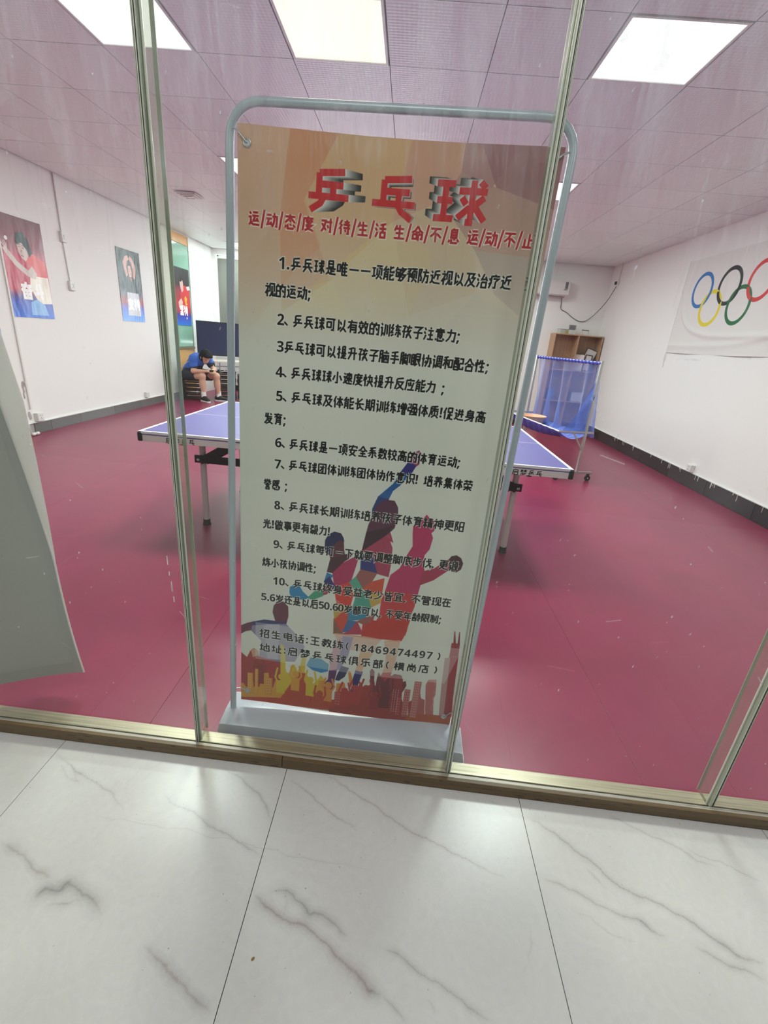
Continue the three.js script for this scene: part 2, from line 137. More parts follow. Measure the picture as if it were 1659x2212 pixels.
const PRINT = [
  ['#6b3147', [114,1398,117,1371,130,1354,150,1350,166,1367,168,1404,162,1437,125,1435]],
  ['#6a3048', [-8,1475,22,1457,47,1446,38,1483,16,1490,-8,1508]],
  ['#3b3a70', [38,1451,83,1434,162,1434,159,1451,41,1468]],
  ['#8b84a6', [41,1465,162,1440,199,1477,232,1522,198,1594,148,1601,66,1608,75,1524,38,1486]],
  ['#a9a2bd', [83,1455,138,1444,135,1596,98,1603]],
  ['#33406f', [66,1603,148,1598,149,1632,118,1652,112,1668,92,1640,73,1674,80,1708,67,1706,66,1652]],
  ['#232352', [283,1122,283,1095,293,1073,311,1062,331,1065,340,1079,343,1090,336,1096,329,1086,309,1112,297,1144,288,1139]],
  ['#5d2b3c', [309,1112,330,1089,342,1093,345,1120,349,1138,377,1129,362,1151,325,1184,307,1168,300,1144]],
  ['#4a2532', [304,1162,366,1132,321,1210,296,1208]],
  ['#b02a5b', [315,1211,347,1169,397,1132,389,1176,377,1234,325,1264]],
  ['#2f78b5', [296,1213,317,1220,303,1239,289,1245]],
  ['#2f2c6d', [288,1246,305,1226,330,1268,299,1269]],
  ['#9c4455', [283,1283,296,1261,319,1271,298,1294,286,1299]],
  ['#4b9c78', [235,1319,257,1291,283,1283,287,1302,253,1323]],
  ['#2d86b8', [171,1308,172,1288,186,1277,204,1280,215,1298,229,1310,238,1318,218,1329,194,1328,176,1324]],
  ['#d4402e', [325,1264,377,1234,390,1284,382,1332,338,1328,330,1293]],
  ['#c4a04e', [332,1329,376,1332,355,1362,333,1386,329,1359]],
  ['#8e5f4e', [331,1386,353,1418,367,1443,334,1448]],
  ['#cf4a35', [355,1362,382,1335,380,1386,363,1437,334,1389]],
  ['#9a3f6d', [541,772,547,768,553,776,552,808,542,817,520,806]],
  ['#38307d', [520,806,543,815,530,845,499,843]],
  ['#2b5f9e', [499,843,527,845,503,880,482,901,471,933,440,926,482,880]],
  ['#2c3f78', [440,926,472,931,450,969,432,980,427,1003,426,968]],
  ['#5a2a45', [442,950,467,934,491,934,504,954,507,982,501,1023,470,1062,406,1115,411,1076,418,1028,430,980]],
  ['#3f1f2c', [414,1051,498,1018,470,1062,408,1115]],
  ['#a93a58', [490,1042,502,1073,490,1067,502,1094,504,1148,501,1198,462,1191,438,1126,408,1117,470,1062]],
  ['#2d3277', [405,1131,437,1121,462,1191,407,1185]],
  ['#9b5a55', [407,1185,462,1191,447,1225,421,1254,393,1216]],
  ['#55a58d', [374,1236,393,1214,419,1254,397,1267]],
  ['#cf4f36', [421,1254,447,1225,488,1207,486,1271,434,1262]],
  ['#c9a24b', [434,1262,486,1271,483,1301,454,1322]],
  ['#4b9e8b', [397,1267,434,1262,454,1322,393,1330,399,1296]],
  ['#3789a8', [382,1332,454,1322,438,1371,380,1386]],
  ['#3f68a2', [380,1386,412,1385,389,1426,366,1436]],
  ['#b23a53', [389,1426,412,1385,437,1433,367,1443]],
  ['#9e5a50', [412,1385,470,1346,463,1395,434,1392]],
  ['#c63b41', [434,1392,466,1391,458,1430,432,1434]],
  ['#bb2c60', [562,1010,572,990,585,990,598,968,612,981,622,985,628,1016,619,1026,627,1042,622,1082,609,1104,606,1129,617,1164,620,1170,610,1215,603,1274,498,1250,509,1191,536,1163,555,1111,569,1079,563,1033]],
  ['#a92f52', [614,1165,650,1149,681,1118,694,1108,720,1123,685,1158,651,1191,608,1216]],
  ['#4d2230', [691,1112,698,1099,713,1094,728,1102,737,1119,734,1140,722,1152,706,1151,696,1138,712,1124]],
  ['#c93a3d', [498,1250,603,1255,601,1301,584,1370,488,1350,488,1290]],
  ['#c7372f', [488,1350,593,1355,588,1383,584,1418,461,1436,474,1386]],
  ['#c4352c', [461,1373,589,1371,587,1402,574,1442,432,1444,443,1399]],
  ['#dfa07e', [516,1451,569,1442,563,1523,554,1583,524,1588,530,1528]],
  ['#d9a58c', [337,1446,444,1442,504,1446,483,1477,443,1505,365,1502]],
  ['#b23340', [524,1588,554,1583,536,1669,519,1751,472,1759,491,1685]],
  ['#7d70a6', [367,1453,403,1452,391,1534,365,1598,334,1599,325,1545,352,1497]],
  ['#c98ba0', [333,1573,339,1485,367,1453,359,1554,353,1600,329,1611]],
  ['#5a2d68', [329,1611,356,1598,350,1645,350,1692,335,1704,309,1697,311,1675,328,1649]],
  ['#2e2f57', [358,1629,373,1581,398,1585,386,1625,366,1647,355,1645]],
  ['#2f2d70', [426,1588,450,1593,436,1662,425,1727,397,1727,404,1699,416,1689,418,1635]],
  ['#dd9d6a', [437,1499,495,1476,457,1554,445,1593,426,1588]],
  ['#2f86bd', [245,1601,258,1566,295,1564,324,1582,323,1612,299,1623,267,1617]],
  ['#a63235', [-6,1580,22,1606,35,1574,47,1561,61,1570,63,1596,98,1602,145,1609,151,1740,-7,1766]],
  ['#cf9d83', [38,1574,47,1562,61,1569,61,1589,44,1599]],
  ['#d3b92f', [146,1528,155,1534,163,1584,165,1644,184,1656,186,1618,198,1609,208,1630,206,1661,223,1605,228,1567,239,1573,237,1633,257,1660,277,1688,300,1638,310,1652,317,1728,151,1740]],
  ['#d99a35', [-7,1734,6,1722,19,1741,32,1739,37,1695,42,1695,46,1737,71,1733,80,1669,102,1663,106,1731,122,1729,131,1692,144,1694,146,1733,196,1725,201,1677,219,1666,225,1720,253,1723,262,1698,290,1701,295,1662,310,1659,337,1741,340,1789,-7,1806]],
  ['#b8462a', [195,1686,218,1640,240,1640,247,1724,279,1719,337,1741,382,1742,426,1742,443,1788,-7,1806,-7,1790,152,1772]],
  ['#d98a3c', [361,1663,388,1655,393,1677,379,1703,378,1774,359,1778]],
  ['#d98a3c', [399,1600,406,1599,414,1628,419,1665,408,1652]],
  ['#b23a3a', [370,1704,397,1684,423,1696,450,1645,462,1674,484,1647,492,1669,510,1752,476,1798,372,1783]],
  ['#74303a', [478,1587,483,1575,492,1585,494,1623,500,1652,516,1661,509,1681,490,1677]],
  ['#6f2a33', [505,1636,509,1590,517,1604,529,1632,551,1606,567,1588,592,1592,601,1621,610,1615,614,1634,606,1658,596,1683,600,1794,514,1792,518,1711]],
  ['#96303a', [553,1598,585,1589,598,1606,604,1697,622,1741,636,1804,578,1797,555,1705]],
  ['#a33a35', [340,1781,439,1740,510,1752,591,1747,630,1756,643,1811,341,1805]],
  ['#a83c3e', [634,1708,654,1693,661,1700,667,1798,642,1803]],
  ['#b05a58', [656,1689,668,1656,675,1685,690,1691,701,1793,667,1798]],
  ['#b86a68', [687,1622,693,1598,720,1594,726,1661,721,1678,735,1787,707,1791]],
  ['#a0303a', [753,1494,752,1430,778,1429,783,1503,792,1666,802,1775,772,1780,759,1610]],
  ['#b98f8c', [738,1496,754,1493,762,1610,772,1780,757,1783,744,1613]],
  ['#b0552c', [640,1762,799,1752,802,1795,629,1801]],
  ['#8c2f3a', [758,1429,754,1381,764,1428]],
  ['#8c2f3a', [773,1430,771,1382,778,1429]],
];
const VEINS = [
  [3, 0.45, [-1.097,-1.122,-0.975,-1.064,-0.948,-1.058,-0.829,-1.005,-0.72,-0.948]],
  [2, 0.3, [-1.077,-1.106,-0.999,-1.052,-0.936,-1.03,-0.988,-1.071,-1.049,-1.1]],
  [4, 0.5, [-0.661,-1.017,-0.541,-0.968,-0.479,-0.942,-0.419,-0.917,-0.354,-0.89,-0.284,-0.865]],
  [4, 0.5, [-0.512,-1.137,-0.424,-1.094,-0.363,-1.051,-0.32,-1.008,-0.28,-0.96]],
  [3, 0.6, [-0.273,-1.116,-0.192,-1.07,-0.098,-1.01,-0.011,-0.957]],
  [3, 0.6, [-0.141,-1.136,-0.073,-1.109,-0.015,-1.074,0.056,-1.03,0.146,-0.977,0.23,-0.945,0.317,-0.914,0.424,-0.869]],
  [7, 0.4, [-1.03,-0.825,-0.979,-0.812,-0.907,-0.789,-0.866,-0.769,-0.823,-0.751]],
  [7, 0.45, [-0.835,-0.706,-0.822,-0.729,-0.783,-0.727,-0.771,-0.745,-0.731,-0.732,-0.685,-0.71,-0.636,-0.689]],
  [5, 0.35, [-0.798,-0.697,-0.756,-0.698,-0.727,-0.717]],
  [8, 0.4, [-0.509,-0.635,-0.468,-0.612,-0.417,-0.587,-0.375,-0.566,-0.332,-0.554,-0.294,-0.538]],
  [6, 0.6, [-0.288,-0.765,-0.241,-0.743,-0.193,-0.727,-0.142,-0.716,-0.096,-0.691,-0.044,-0.659,0.011,-0.629,0.046,-0.607,0.079,-0.598]],
  [5, 0.45, [-0.241,-0.786,-0.196,-0.785,-0.16,-0.766,-0.129,-0.738,-0.086,-0.734,-0.047,-0.72,-0.015,-0.701]],
  [6, 0.3, [-0.201,-0.779,-0.181,-0.728]],
  [1.2, 0.4, [-0.834,-0.923,-0.684,-0.923,-0.536,-0.911,-0.391,-0.9,-0.276,-0.885,-0.11,-0.871,0.065,-0.861]],
  [2, 0.3, [0.39,-1.124,0.44,-1.101,0.479,-1.066]],
  [5, 0.55, [0.533,-1.072,0.601,-1.019,0.664,-0.97,0.72,-0.917,0.782,-0.875,0.849,-0.853,0.904,-0.815,0.95,-0.788,0.991,-0.757,1.065,-0.745]],
  [4, 0.45, [0.53,-0.895,0.583,-0.87,0.652,-0.845,0.722,-0.814,0.767,-0.802,0.785,-0.788,0.83,-0.779]],
  [3, 0.45, [0.79,-1.112,0.854,-1.083,0.945,-1.041,1.016,-1.0,1.088,-0.967]],
  [3, 0.4, [0.999,-1.032,1.065,-0.998,1.14,-0.972,1.209,-0.944]],
  [4, 0.45, [0.893,-0.763,0.937,-0.738,0.993,-0.725,1.037,-0.706]],
  [4, 0.45, [0.075,-0.683,0.11,-0.668,0.161,-0.646,0.221,-0.618,0.283,-0.595,0.338,-0.571]],
  [1.5, 0.3, [0.465,-0.768,0.452,-0.718,0.402,-0.651]],
  [4, 0.4, [0.08,-0.598,0.112,-0.577,0.139,-0.555]],
  [4, 0.35, [0.176,-0.594,0.202,-0.569]],
  [3, 0.3, [0.671,-0.931,0.687,-0.902,0.704,-0.871]],
  [4, 0.22, [0.569,-0.826,0.633,-0.795,0.691,-0.769,0.755,-0.75]],
];
function ink(g, ch, x0, y0, x1, y1) { g.beginPath(); for (const s of strokes(ch, x0, y0, x1, y1)) s.forEach((p, k) => (k ? g.lineTo(p[0], p[1]) : g.moveTo(p[0], p[1]))); g.stroke(); }
const ADVANCE = (c) => (GLYPHS[c] && !'、，'.includes(c) ? 1 : c === '（' || c === '）' ? 0.75 : /[0-9]/.test(c) ? 0.62 : c === '、' ? 0.75 : c === '，' ? 0.7 : c === ' ' ? 0.5 : c === '/' ? 0.45 : 0.36);
function writeLine(g, text, x0, x1, yc, h, weight, color, halo, font = 'bold') {   // lettering fitted between x0 and x1, centred on yc
  const unit = (x1 - x0) / [...text].reduce((s, c) => s + ADVANCE(c), 0), size = Math.min(h, unit * 0.9);
  g.lineJoin = 'miter'; g.lineCap = 'butt'; g.textAlign = 'center'; g.textBaseline = 'alphabetic'; g.font = `${font} ${h * 1.18}px sans-serif`;
  for (const pass of halo ? [1, 0] : [0]) {
    let x = x0; g.strokeStyle = g.fillStyle = pass ? halo : color; g.lineWidth = pass ? weight + 4.5 : weight;
    for (const c of text) {
      const a = ADVANCE(c) * unit, m = x + a / 2;
      if (GLYPHS[c]) ink(g, c, m - size / 2, yc - h / 2, m + size / 2, yc + h / 2);
      else if (c === '（' || c === '）') { g.beginPath(); const s = c === '（' ? 1 : -1; g.arc(m + s * h * 0.42, yc, h * 0.62, s > 0 ? 2.42 : -0.72, s > 0 ? 3.86 : 0.72); g.stroke(); }
      else if (c === '/') { g.beginPath(); g.moveTo(m - h * 0.1, yc + h * 0.62); g.lineTo(m + h * 0.12, yc - h * 0.62); g.stroke(); }
      else if (c !== ' ') { if (pass) { g.lineWidth = 4.5; g.strokeText(c, m, yc + h * 0.44); g.lineWidth = weight + 4.5; } else g.fillText(c, m, yc + h * 0.44); }
      x += a;
    }
  }
}
function poly(g, pts, color, s = 1) { g.fillStyle = color; g.beginPath(); for (let i = 0; i < pts.length; i += 2) (i ? g.lineTo : g.moveTo).call(g, pts[i] * s, pts[i + 1] * s); g.closePath(); g.fill(); }

// ---------- materials ----------
const fineBump = grain(256, (x, y) => 128 + 60 * tiledNoise(x, y, 24, 1) + 50 * tiledNoise(x, y, 48, 2));
const softBump = grain(256, (x, y) => 128 + 90 * tiledNoise(x, y, 5, 3) + 40 * tiledNoise(x, y, 11, 4));
const rep = (t, x, y) => { const c = t.clone(); c.repeat.set(x, y); c.needsUpdate = true; return c; };
const M = {
  wall: mat(lin(0.86, 0.85, 0.84), 0.75),
  corridorWall: mat(lin(0.18, 0.175, 0.17), 0.8),
  corridorCeiling: mat(lin(0.35, 0.35, 0.35), 0.85),
  plaster: mat(lin(0.36, 0.34, 0.33), 0.9),
  alu: mat(lin(0.62, 0.60, 0.52), 0.35, { metalness: 0.85, bumpMap: rep(fineBump, 8, 1), bumpScale: 0.0004 }),
  steel: mat(lin(0.55, 0.57, 0.58), 0.3, { metalness: 0.9 }),
  pole: mat(lin(0.47, 0.54, 0.6), 0.34, { metalness: 0.2 }),
  black: mat(lin(0.012, 0.012, 0.014), 0.45),
  rubber: mat(lin(0.02, 0.02, 0.02), 0.7),
  white: mat(lin(0.8, 0.8, 0.79), 0.45),
  whitePlastic: mat(lin(0.74, 0.72, 0.7), 0.35),
  glass: mat(lin(0.96, 0.975, 0.965), 0.0, { transmission: 1, thickness: 0, ior: 1.5, specularIntensity: 0.6 }),
  glassEdge: mat(lin(0.46, 0.52, 0.4), 0.25),
  fin: mat(lin(0.9, 0.93, 0.86), 0.1, { transmission: 0.96, thickness: 0, ior: 1.5 }),
  silicone: mat(lin(0.74, 0.76, 0.68), 0.3),
  darkGap: mat(lin(0.03, 0.033, 0.03), 0.7),
};

// ---------- the hall: floor, ceiling, walls ----------
const XL = -4.51, XR = 3.61, ZF = -11.1, ZR = -9.62, STEP = 0.6, CEIL = 2.99, FRONT = -1.144, SKEW = -0.0245;
const floor = struct('floor', span(XL - 0.2, XR + 0.2, -0.2, -0.006, ZF - 0.2, -1.16), mat(lin(0.2, 0.05, 0.08), 0.9));
{
  const dirt = (() => { const [c, g] = canvas(1024, 1024); g.fillStyle = '#8b284a'; g.fillRect(0, 0, 1024, 1024); for (let i = 0; i < 1500; i++) { g.fillStyle = `rgba(${rnd() < 0.5 ? '108,30,56' : '158,50,88'},${0.02 + rnd() * 0.05})`; const r = 4 + rnd() * 60; g.beginPath(); g.ellipse(rnd() * 1024, rnd() * 1024, r, r * (0.2 + rnd()), rnd() * 3, 0, 7); g.fill(); } g.lineCap = 'round'; for (let i = 0; i < 12; i++) { g.strokeStyle = `rgba(200,130,150,${0.08 + rnd() * 0.18})`; g.lineWidth = 0.8 + rnd() * 1.6; const x = rnd() * 1024, y = rnd() * 1024, a = rnd() * 6.3, l = 6 + rnd() * 40; g.beginPath(); g.moveTo(x, y); g.lineTo(x + Math.cos(a) * l, y + Math.sin(a) * l); g.stroke(); } return texture(c); })();
  const seams = [XL, -2.69, -0.845, 0.985, 2.81, XR];
  for (let i = 0; i + 1 < seams.length; i++) {
    const t = dirt.clone(); t.repeat.set(0.5, 2.4); t.offset.set(i * 0.37, i * 0.21); t.needsUpdate = true;
    const m = mat(lin(1, 1, 1), 0.3, { map: t, specularIntensity: 0.85 });
    obj('mat_roll', rspan(seams[i] + 0.0005, seams[i + 1] - 0.0005, -0.006, 0, ZF, -1.198, 0.0012), m, floor);
  }
}
const ceiling = struct('ceiling', span(XL - 0.2, XR + 0.2, CEIL + 0.03, CEIL + 0.16, ZF - 0.2, -1.1), mat(lin(0.12, 0.11, 0.12), 0.9));
const lamps = [[-1.78, -3.28], [-0.58, -3.28, 1], [1.22, -3.28], [-1.78, -5.68], [-0.58, -5.68], [1.22, -5.68], [-1.78, -8.08], [1.22, -8.08], [-3.58, -10.48]];
const VENT = [-2.98, -6.88];
{
  const dots = grain(256, (x, y) => { const a = Math.sin((x + y) * Math.PI * 24), b = Math.sin((x - y) * Math.PI * 24); return 128 + 80 * a * b + 24 * tiledNoise(x, y, 20, 8); });
  const tones = [0, 1, 2].map((k) => mat(lin(0.84 - k * 0.02, 0.9 - k * 0.02, 0.89 - k * 0.02), 0.42, { bumpMap: rep(dots, 1, 1), bumpScale: 0.0018 }));
  const xs = [XL, -4.48], zs = [ZF, -10.78];
  while (xs[xs.length - 1] < XR - 0.01) xs.push(Math.min(XR, xs[xs.length - 1] + 0.6));
  while (zs[zs.length - 1] < -1.13) zs.push(Math.min(-1.12, zs[zs.length - 1] + 0.6));
  const shared = new THREE.BoxGeometry(0.5955, 0.014, 0.5955);
  for (let i = 0; i + 1 < xs.length; i++) for (let j = 0; j + 1 < zs.length; j++) {
    const w = xs[i + 1] - xs[i], d = zs[j + 1] - zs[j], x = (xs[i] + xs[i + 1]) / 2, z = (zs[j] + zs[j + 1]) / 2;
    if (w < 0.04 || (z < ZR && x > STEP) || lamps.some((l) => Math.hypot(l[0] - x, l[1] - z) < 0.1)) continue;
    const t = obj('ceiling_tile', w > 0.59 && d > 0.59 ? shared : new THREE.BoxGeometry(w - 0.006, 0.014, d - 0.006), tones[Math.floor(rnd() * 3)], ceiling);
    t.position.set(x, CEIL + 0.007, z);
  }
}
const wallLeft = struct('wall_left', span(XL - 0.2, XL, -0.1, CEIL + 0.1, ZF - 0.2, -1.1), M.wall);
const wallRight = struct('wall_right', span(XR, XR + 0.2, -0.1, CEIL + 0.1, ZF, -1.1), M.wall);
const WIN = [-4.42, 0.35, 0.95, 2.87];   // the far window: x0, x1, y0, y1
struct('wall_far', [span(XL, WIN[0], -0.1, CEIL + 0.1, ZF - 0.2, ZF), span(WIN[1], STEP + 0.2, -0.1, CEIL + 0.1, ZF - 0.2, ZF), span(WIN[0], WIN[1], -0.1, WIN[2], ZF - 0.2, ZF), span(WIN[0], WIN[1], WIN[3], CEIL + 0.1, ZF - 0.2, ZF)], M.wall);
struct('wall_back_right', [span(STEP, XR, -0.1, CEIL + 0.1, ZR - 0.15, ZR), span(STEP, STEP + 0.15, -0.1, CEIL + 0.1, ZF, ZR - 0.15)], M.wall);
{
  const w = structGroup('window_1', [(WIN[0] + WIN[1]) / 2, WIN[2], ZF - 0.12]), W = WIN[1] - WIN[0], H = WIN[3] - WIN[2];
  obj('window_frame', [box(W, 0.04, 0.06, 0, 0.02, 0), box(W, 0.04, 0.06, 0, H - 0.02, 0), box(0.03, H, 0.06, -W / 2 + 0.015, H / 2, 0), box(0.03, H, 0.06, W / 2 - 0.015, H / 2, 0), box(0.05, H, 0.06, 0, H / 2, 0)], M.white, w);
  for (const s of [-1, 1]) obj('window_pane', box(W / 2 - 0.05, H - 0.08, 0.006, (s * W) / 4, H / 2, 0), M.glass, w);
  const BW = 1.5;
  const b = thing('roller_blind', 'grey green roller blind over the bright far window', 'blind', [WIN[0] + 0.055 + BW / 2, WIN[3] - 0.06, ZF + 0.03]);
  obj('blind_cloth', sheet((u, v) => [(u - 0.5) * BW, -v * 1.75, 0.004 * Math.sin(u * 40)], 60, 4), mat(lin(0.2, 0.205, 0.185), 0.9, { transmission: 0.025, thickness: 0, side: THREE.DoubleSide }), b);
  obj('roller', rod([-BW / 2, 0.0, 0], [BW / 2, 0.0, 0], 0.022), M.white, b);
  obj('bottom_rail', rbox(BW, 0.025, 0.012, 0.004, 0, -1.76, 0), M.steel, b);
}
// the strip of coloured panelling at the end of the left wall
{
  const p = thing('wall_panelling', 'tall orange and glossy mint green panel on the end of the left wall', 'wall panel', [XL, 0, -9.56]);
  obj('top_panel', rspan(0, 0.02, 2.81, 2.965, -0.35, 0.35, 0.003), mat(lin(0.72, 0.36, 0.11), 0.4), p);
  obj('green_panel', rspan(0, 0.018, 0.975, 2.806, -0.35, 0.35, 0.003), mat(lin(0.28, 0.52, 0.4), 0.12), p);
  label(obj('ledge', rspan(0, 0.05, 0.93, 0.972, -0.35, 0.35, 0.004), mat(lin(0.2, 0.17, 0.1), 0.5), p), 'dark narrow ledge');
  obj('lower_panel', rspan(0, 0.02, 0.1, 0.928, -0.35, 0.35, 0.003), mat(lin(0.75, 0.42, 0.13), 0.4), p);
  obj('side_trim', [rspan(0, 0.03, 0.1, 2.97, 0.352, 0.372, 0.004), rspan(0, 0.03, 0.1, 2.97, -0.372, -0.352, 0.004)], M.white, p);
}
// baseboards
{
  const left = structGroup('baseboard_left'), grey = [0.13, 0.15, 0.17].map((v) => mat(lin(v, v * 1.03, v), 0.3, { bumpMap: rep(softBump, 1, 1), bumpScale: 0.001 }));
  const cuts = [-5.38, -5.66, -6.22, -7.0, -7.75, -8.5, -9.18]; cuts.slice(1).forEach((z, i) => obj('base_tile', rspan(XL, XL + 0.012, 0, 0.125, z + 0.002, cuts[i] - 0.002, 0.002), grey[i % 3], left));
  [-1.4, -2.2, -3.0, -3.8, -4.6, -5.05].slice(1).forEach((z, i) => obj('base_tile', rspan(XL, XL + 0.012, 0, 0.125, z + 0.002, [-1.4, -2.2, -3.0, -3.8, -4.6][i] - 0.002, 0.002), grey[i % 3], left));
  obj('cap_strip', rspan(XL, XL + 0.02, 0.126, 0.14, -9.18, -1.4, 0.003), M.white, left);
  obj('bare_plaster', span(XL, XL + 0.004, 0, 0.126, -5.38, -5.06), M.plaster, left);
  const right = structGroup('baseboard_right'), dark = [0.02, 0.028, 0.036].map((v) => mat(lin(v * 1.05, v, v), 0.22));
  for (let z = -1.3, i = 0; z > ZR + 0.1; z -= 0.8, i++) obj('base_tile', rspan(XR - 0.012, XR, 0, 0.175, Math.max(ZR, z - 0.798), z - 0.002, 0.002), dark[i % 3], right);
  obj('paint_edge', rspan(XR - 0.014, XR, 0.176, 0.188, ZR, -1.3, 0.003), M.white, right);
  for (let i = 0; i < 26; i++) { const z = -4.1 - rnd() * 4.6, h = 0.015 + rnd() * 0.06; obj('paint_drip', rspan(XR - 0.0145, XR - 0.011, 0.176 - h, 0.178, z - 0.002 - rnd() * 0.006, z, 0.0012), M.white, right); }
  const far = structGroup('baseboard_far'); obj('base_strip', span(STEP + 0.002, XR - 0.02, 0, 0.12, ZR, ZR + 0.012), dark[1], far); obj('base_strip', span(XL + 0.02, STEP, 0, 0.12, ZF, ZF + 0.012), dark[1], far);
}

// ---------- the corridor ----------
const CX = 5.2, CZ = 2.0, CH = 2.9;
struct('wall_corridor_back', span(-CX - 0.2, CX + 0.2, -0.1, CH + 0.2, CZ, CZ + 0.2), M.corridorWall);
struct('wall_corridor_left', span(-CX - 0.2, -CX, -0.1, CH + 0.2, -1.3, CZ), M.corridorWall);
struct('wall_corridor_right', span(CX, CX + 0.2, -0.1, CH + 0.2, -1.3, CZ), M.corridorWall);
struct('ceiling_corridor', span(-CX - 0.2, CX + 0.2, CH + 0.02, CH + 0.2, -1.1, CZ + 0.2), M.corridorCeiling);
struct('wall_front', [span(-CX - 0.2, XL + 0.02, -0.1, CH + 0.2, -1.32, -1.16), span(XR - 0.02, CX + 0.2, -0.1, CH + 0.2, -1.24, -1.04), box(XR - XL + 0.1, 0.66, 0.12, (XL + XR) / 2, 2.83, -0.03).rotateY(SKEW).translate(0, 0, FRONT)], M.wall);
const corridorFloor = struct('floor_corridor', span(-CX - 0.2, CX + 0.2, -0.2, -0.01, -1.16, CZ + 0.2), mat(lin(0.08, 0.08, 0.08), 0.9));
{
  const S = 820, T = 0.8, X0 = -1.09, Z0 = -1.195, faces = new Map();
  const wander = (p, k) => { const o = []; for (let i = 0; i + 2 < p.length; i += 2) for (let s = 0; s < 8; s++) { const f = s / 8, x = p[i] + (p[i + 2] - p[i]) * f, z = p[i + 1] + (p[i + 3] - p[i + 1]) * f; o.push([x + k * (noise.noise(x * 14, z * 14, 1) + 0.4 * noise.noise(x * 60, z * 60, 2)), z + k * (noise.noise(x * 14, z * 14, 7) + 0.4 * noise.noise(x * 60, z * 60, 9))]); } return o; };
  function face(ix, iz) {
    const mine = iz === 0 && ix >= -1 && ix <= 2, key = mine ? `a${ix}` : `b${((ix * 5 + iz * 3) % 4 + 4) % 4}`;
    if (faces.has(key)) return faces.get(key);
    const [c, g] = canvas(S, S); g.fillStyle = '#d3d4d1'; g.fillRect(0, 0, S, S);
    for (let i = 0; i < 170; i++) { const r = 40 + rnd() * 180, x = rnd() * S, y = rnd() * S, q = g.createRadialGradient(x, y, 0, x, y, r), k = rnd() < 0.5 ? '196,197,194' : '226,227,225'; q.addColorStop(0, `rgba(${k},0.13)`); q.addColorStop(1, `rgba(${k},0)`); g.fillStyle = q; g.fillRect(0, 0, S, S); }
    const x0 = X0 + ix * T, z0 = Z0;
    const draw = (w, a, p) => { const q = wander(p, 0.012).map(([x, z]) => [((x - x0) / T) * S, ((z - z0) / T) * S]); g.lineCap = 'round';
      for (let i = 0; i + 1 < q.length; i++) { const n = 0.55 + 0.9 * Math.abs(noise.noise(i * 0.23, w, 3)), f = Math.min(1, (i + 2) / 8, (q.length - i) / 8); for (const [k, al] of [[9, 0.035], [4.5, 0.07], [2, 0.12], [0.8, 0.22]]) { g.strokeStyle = `rgba(${k > 1 ? '142,134,134' : '116,100,96'},${al * a * f})`; g.lineWidth = w * k * n * 1.3; g.beginPath(); g.moveTo(...q[i]); g.lineTo(...q[i + 1]); g.stroke(); } } };
    if (mine) for (const [w, a, p] of VEINS) draw(w, a, p);
    else for (let i = 0; i < 5; i++) { const p = []; let x = x0 + rnd() * 0.5, z = z0 + rnd() * 0.6; for (let k = 0; k < 6; k++) { p.push(x, z); x += 0.07 + rnd() * 0.06; z += 0.03 + rnd() * 0.06; } draw(2 + rnd() * 5, 0.3 + rnd() * 0.3, p); }
    for (let i = 0; i < 30; i++) { g.fillStyle = `rgba(90,84,76,${0.2 + rnd() * 0.4})`; g.beginPath(); g.ellipse(rnd() * S, rnd() * S, 0.8 + rnd() * 1.6, 0.6 + rnd(), rnd() * 3, 0, 7); g.fill(); }
    if (ix === 1 && mine) { g.fillStyle = '#8a7440'; g.beginPath(); g.ellipse(0.06 * S, 0.7 * S, 3.5, 5, 0.6, 0, 7); g.fill(); }
    const m = mat(lin(0.93, 0.93, 0.93), 0.24, { map: texture(c), specularIntensity: 0.8 });
    faces.set(key, m); return m;
  }
  const shared = new RoundedBoxGeometry(T - 0.002, 0.01, T - 0.002, 1, 0.001);
  const plate = new THREE.BoxGeometry(T - 0.0022, 0.01, T - 0.0022);
  for (let ix = -5; ix <= 7; ix++) for (let iz = 0; iz < 4; iz++) { const t = obj('floor_tile', plate, face(ix, iz), corridorFloor); t.position.set(X0 + (ix + 0.5) * T, -0.005, Z0 + (iz + 0.5) * T); }
}

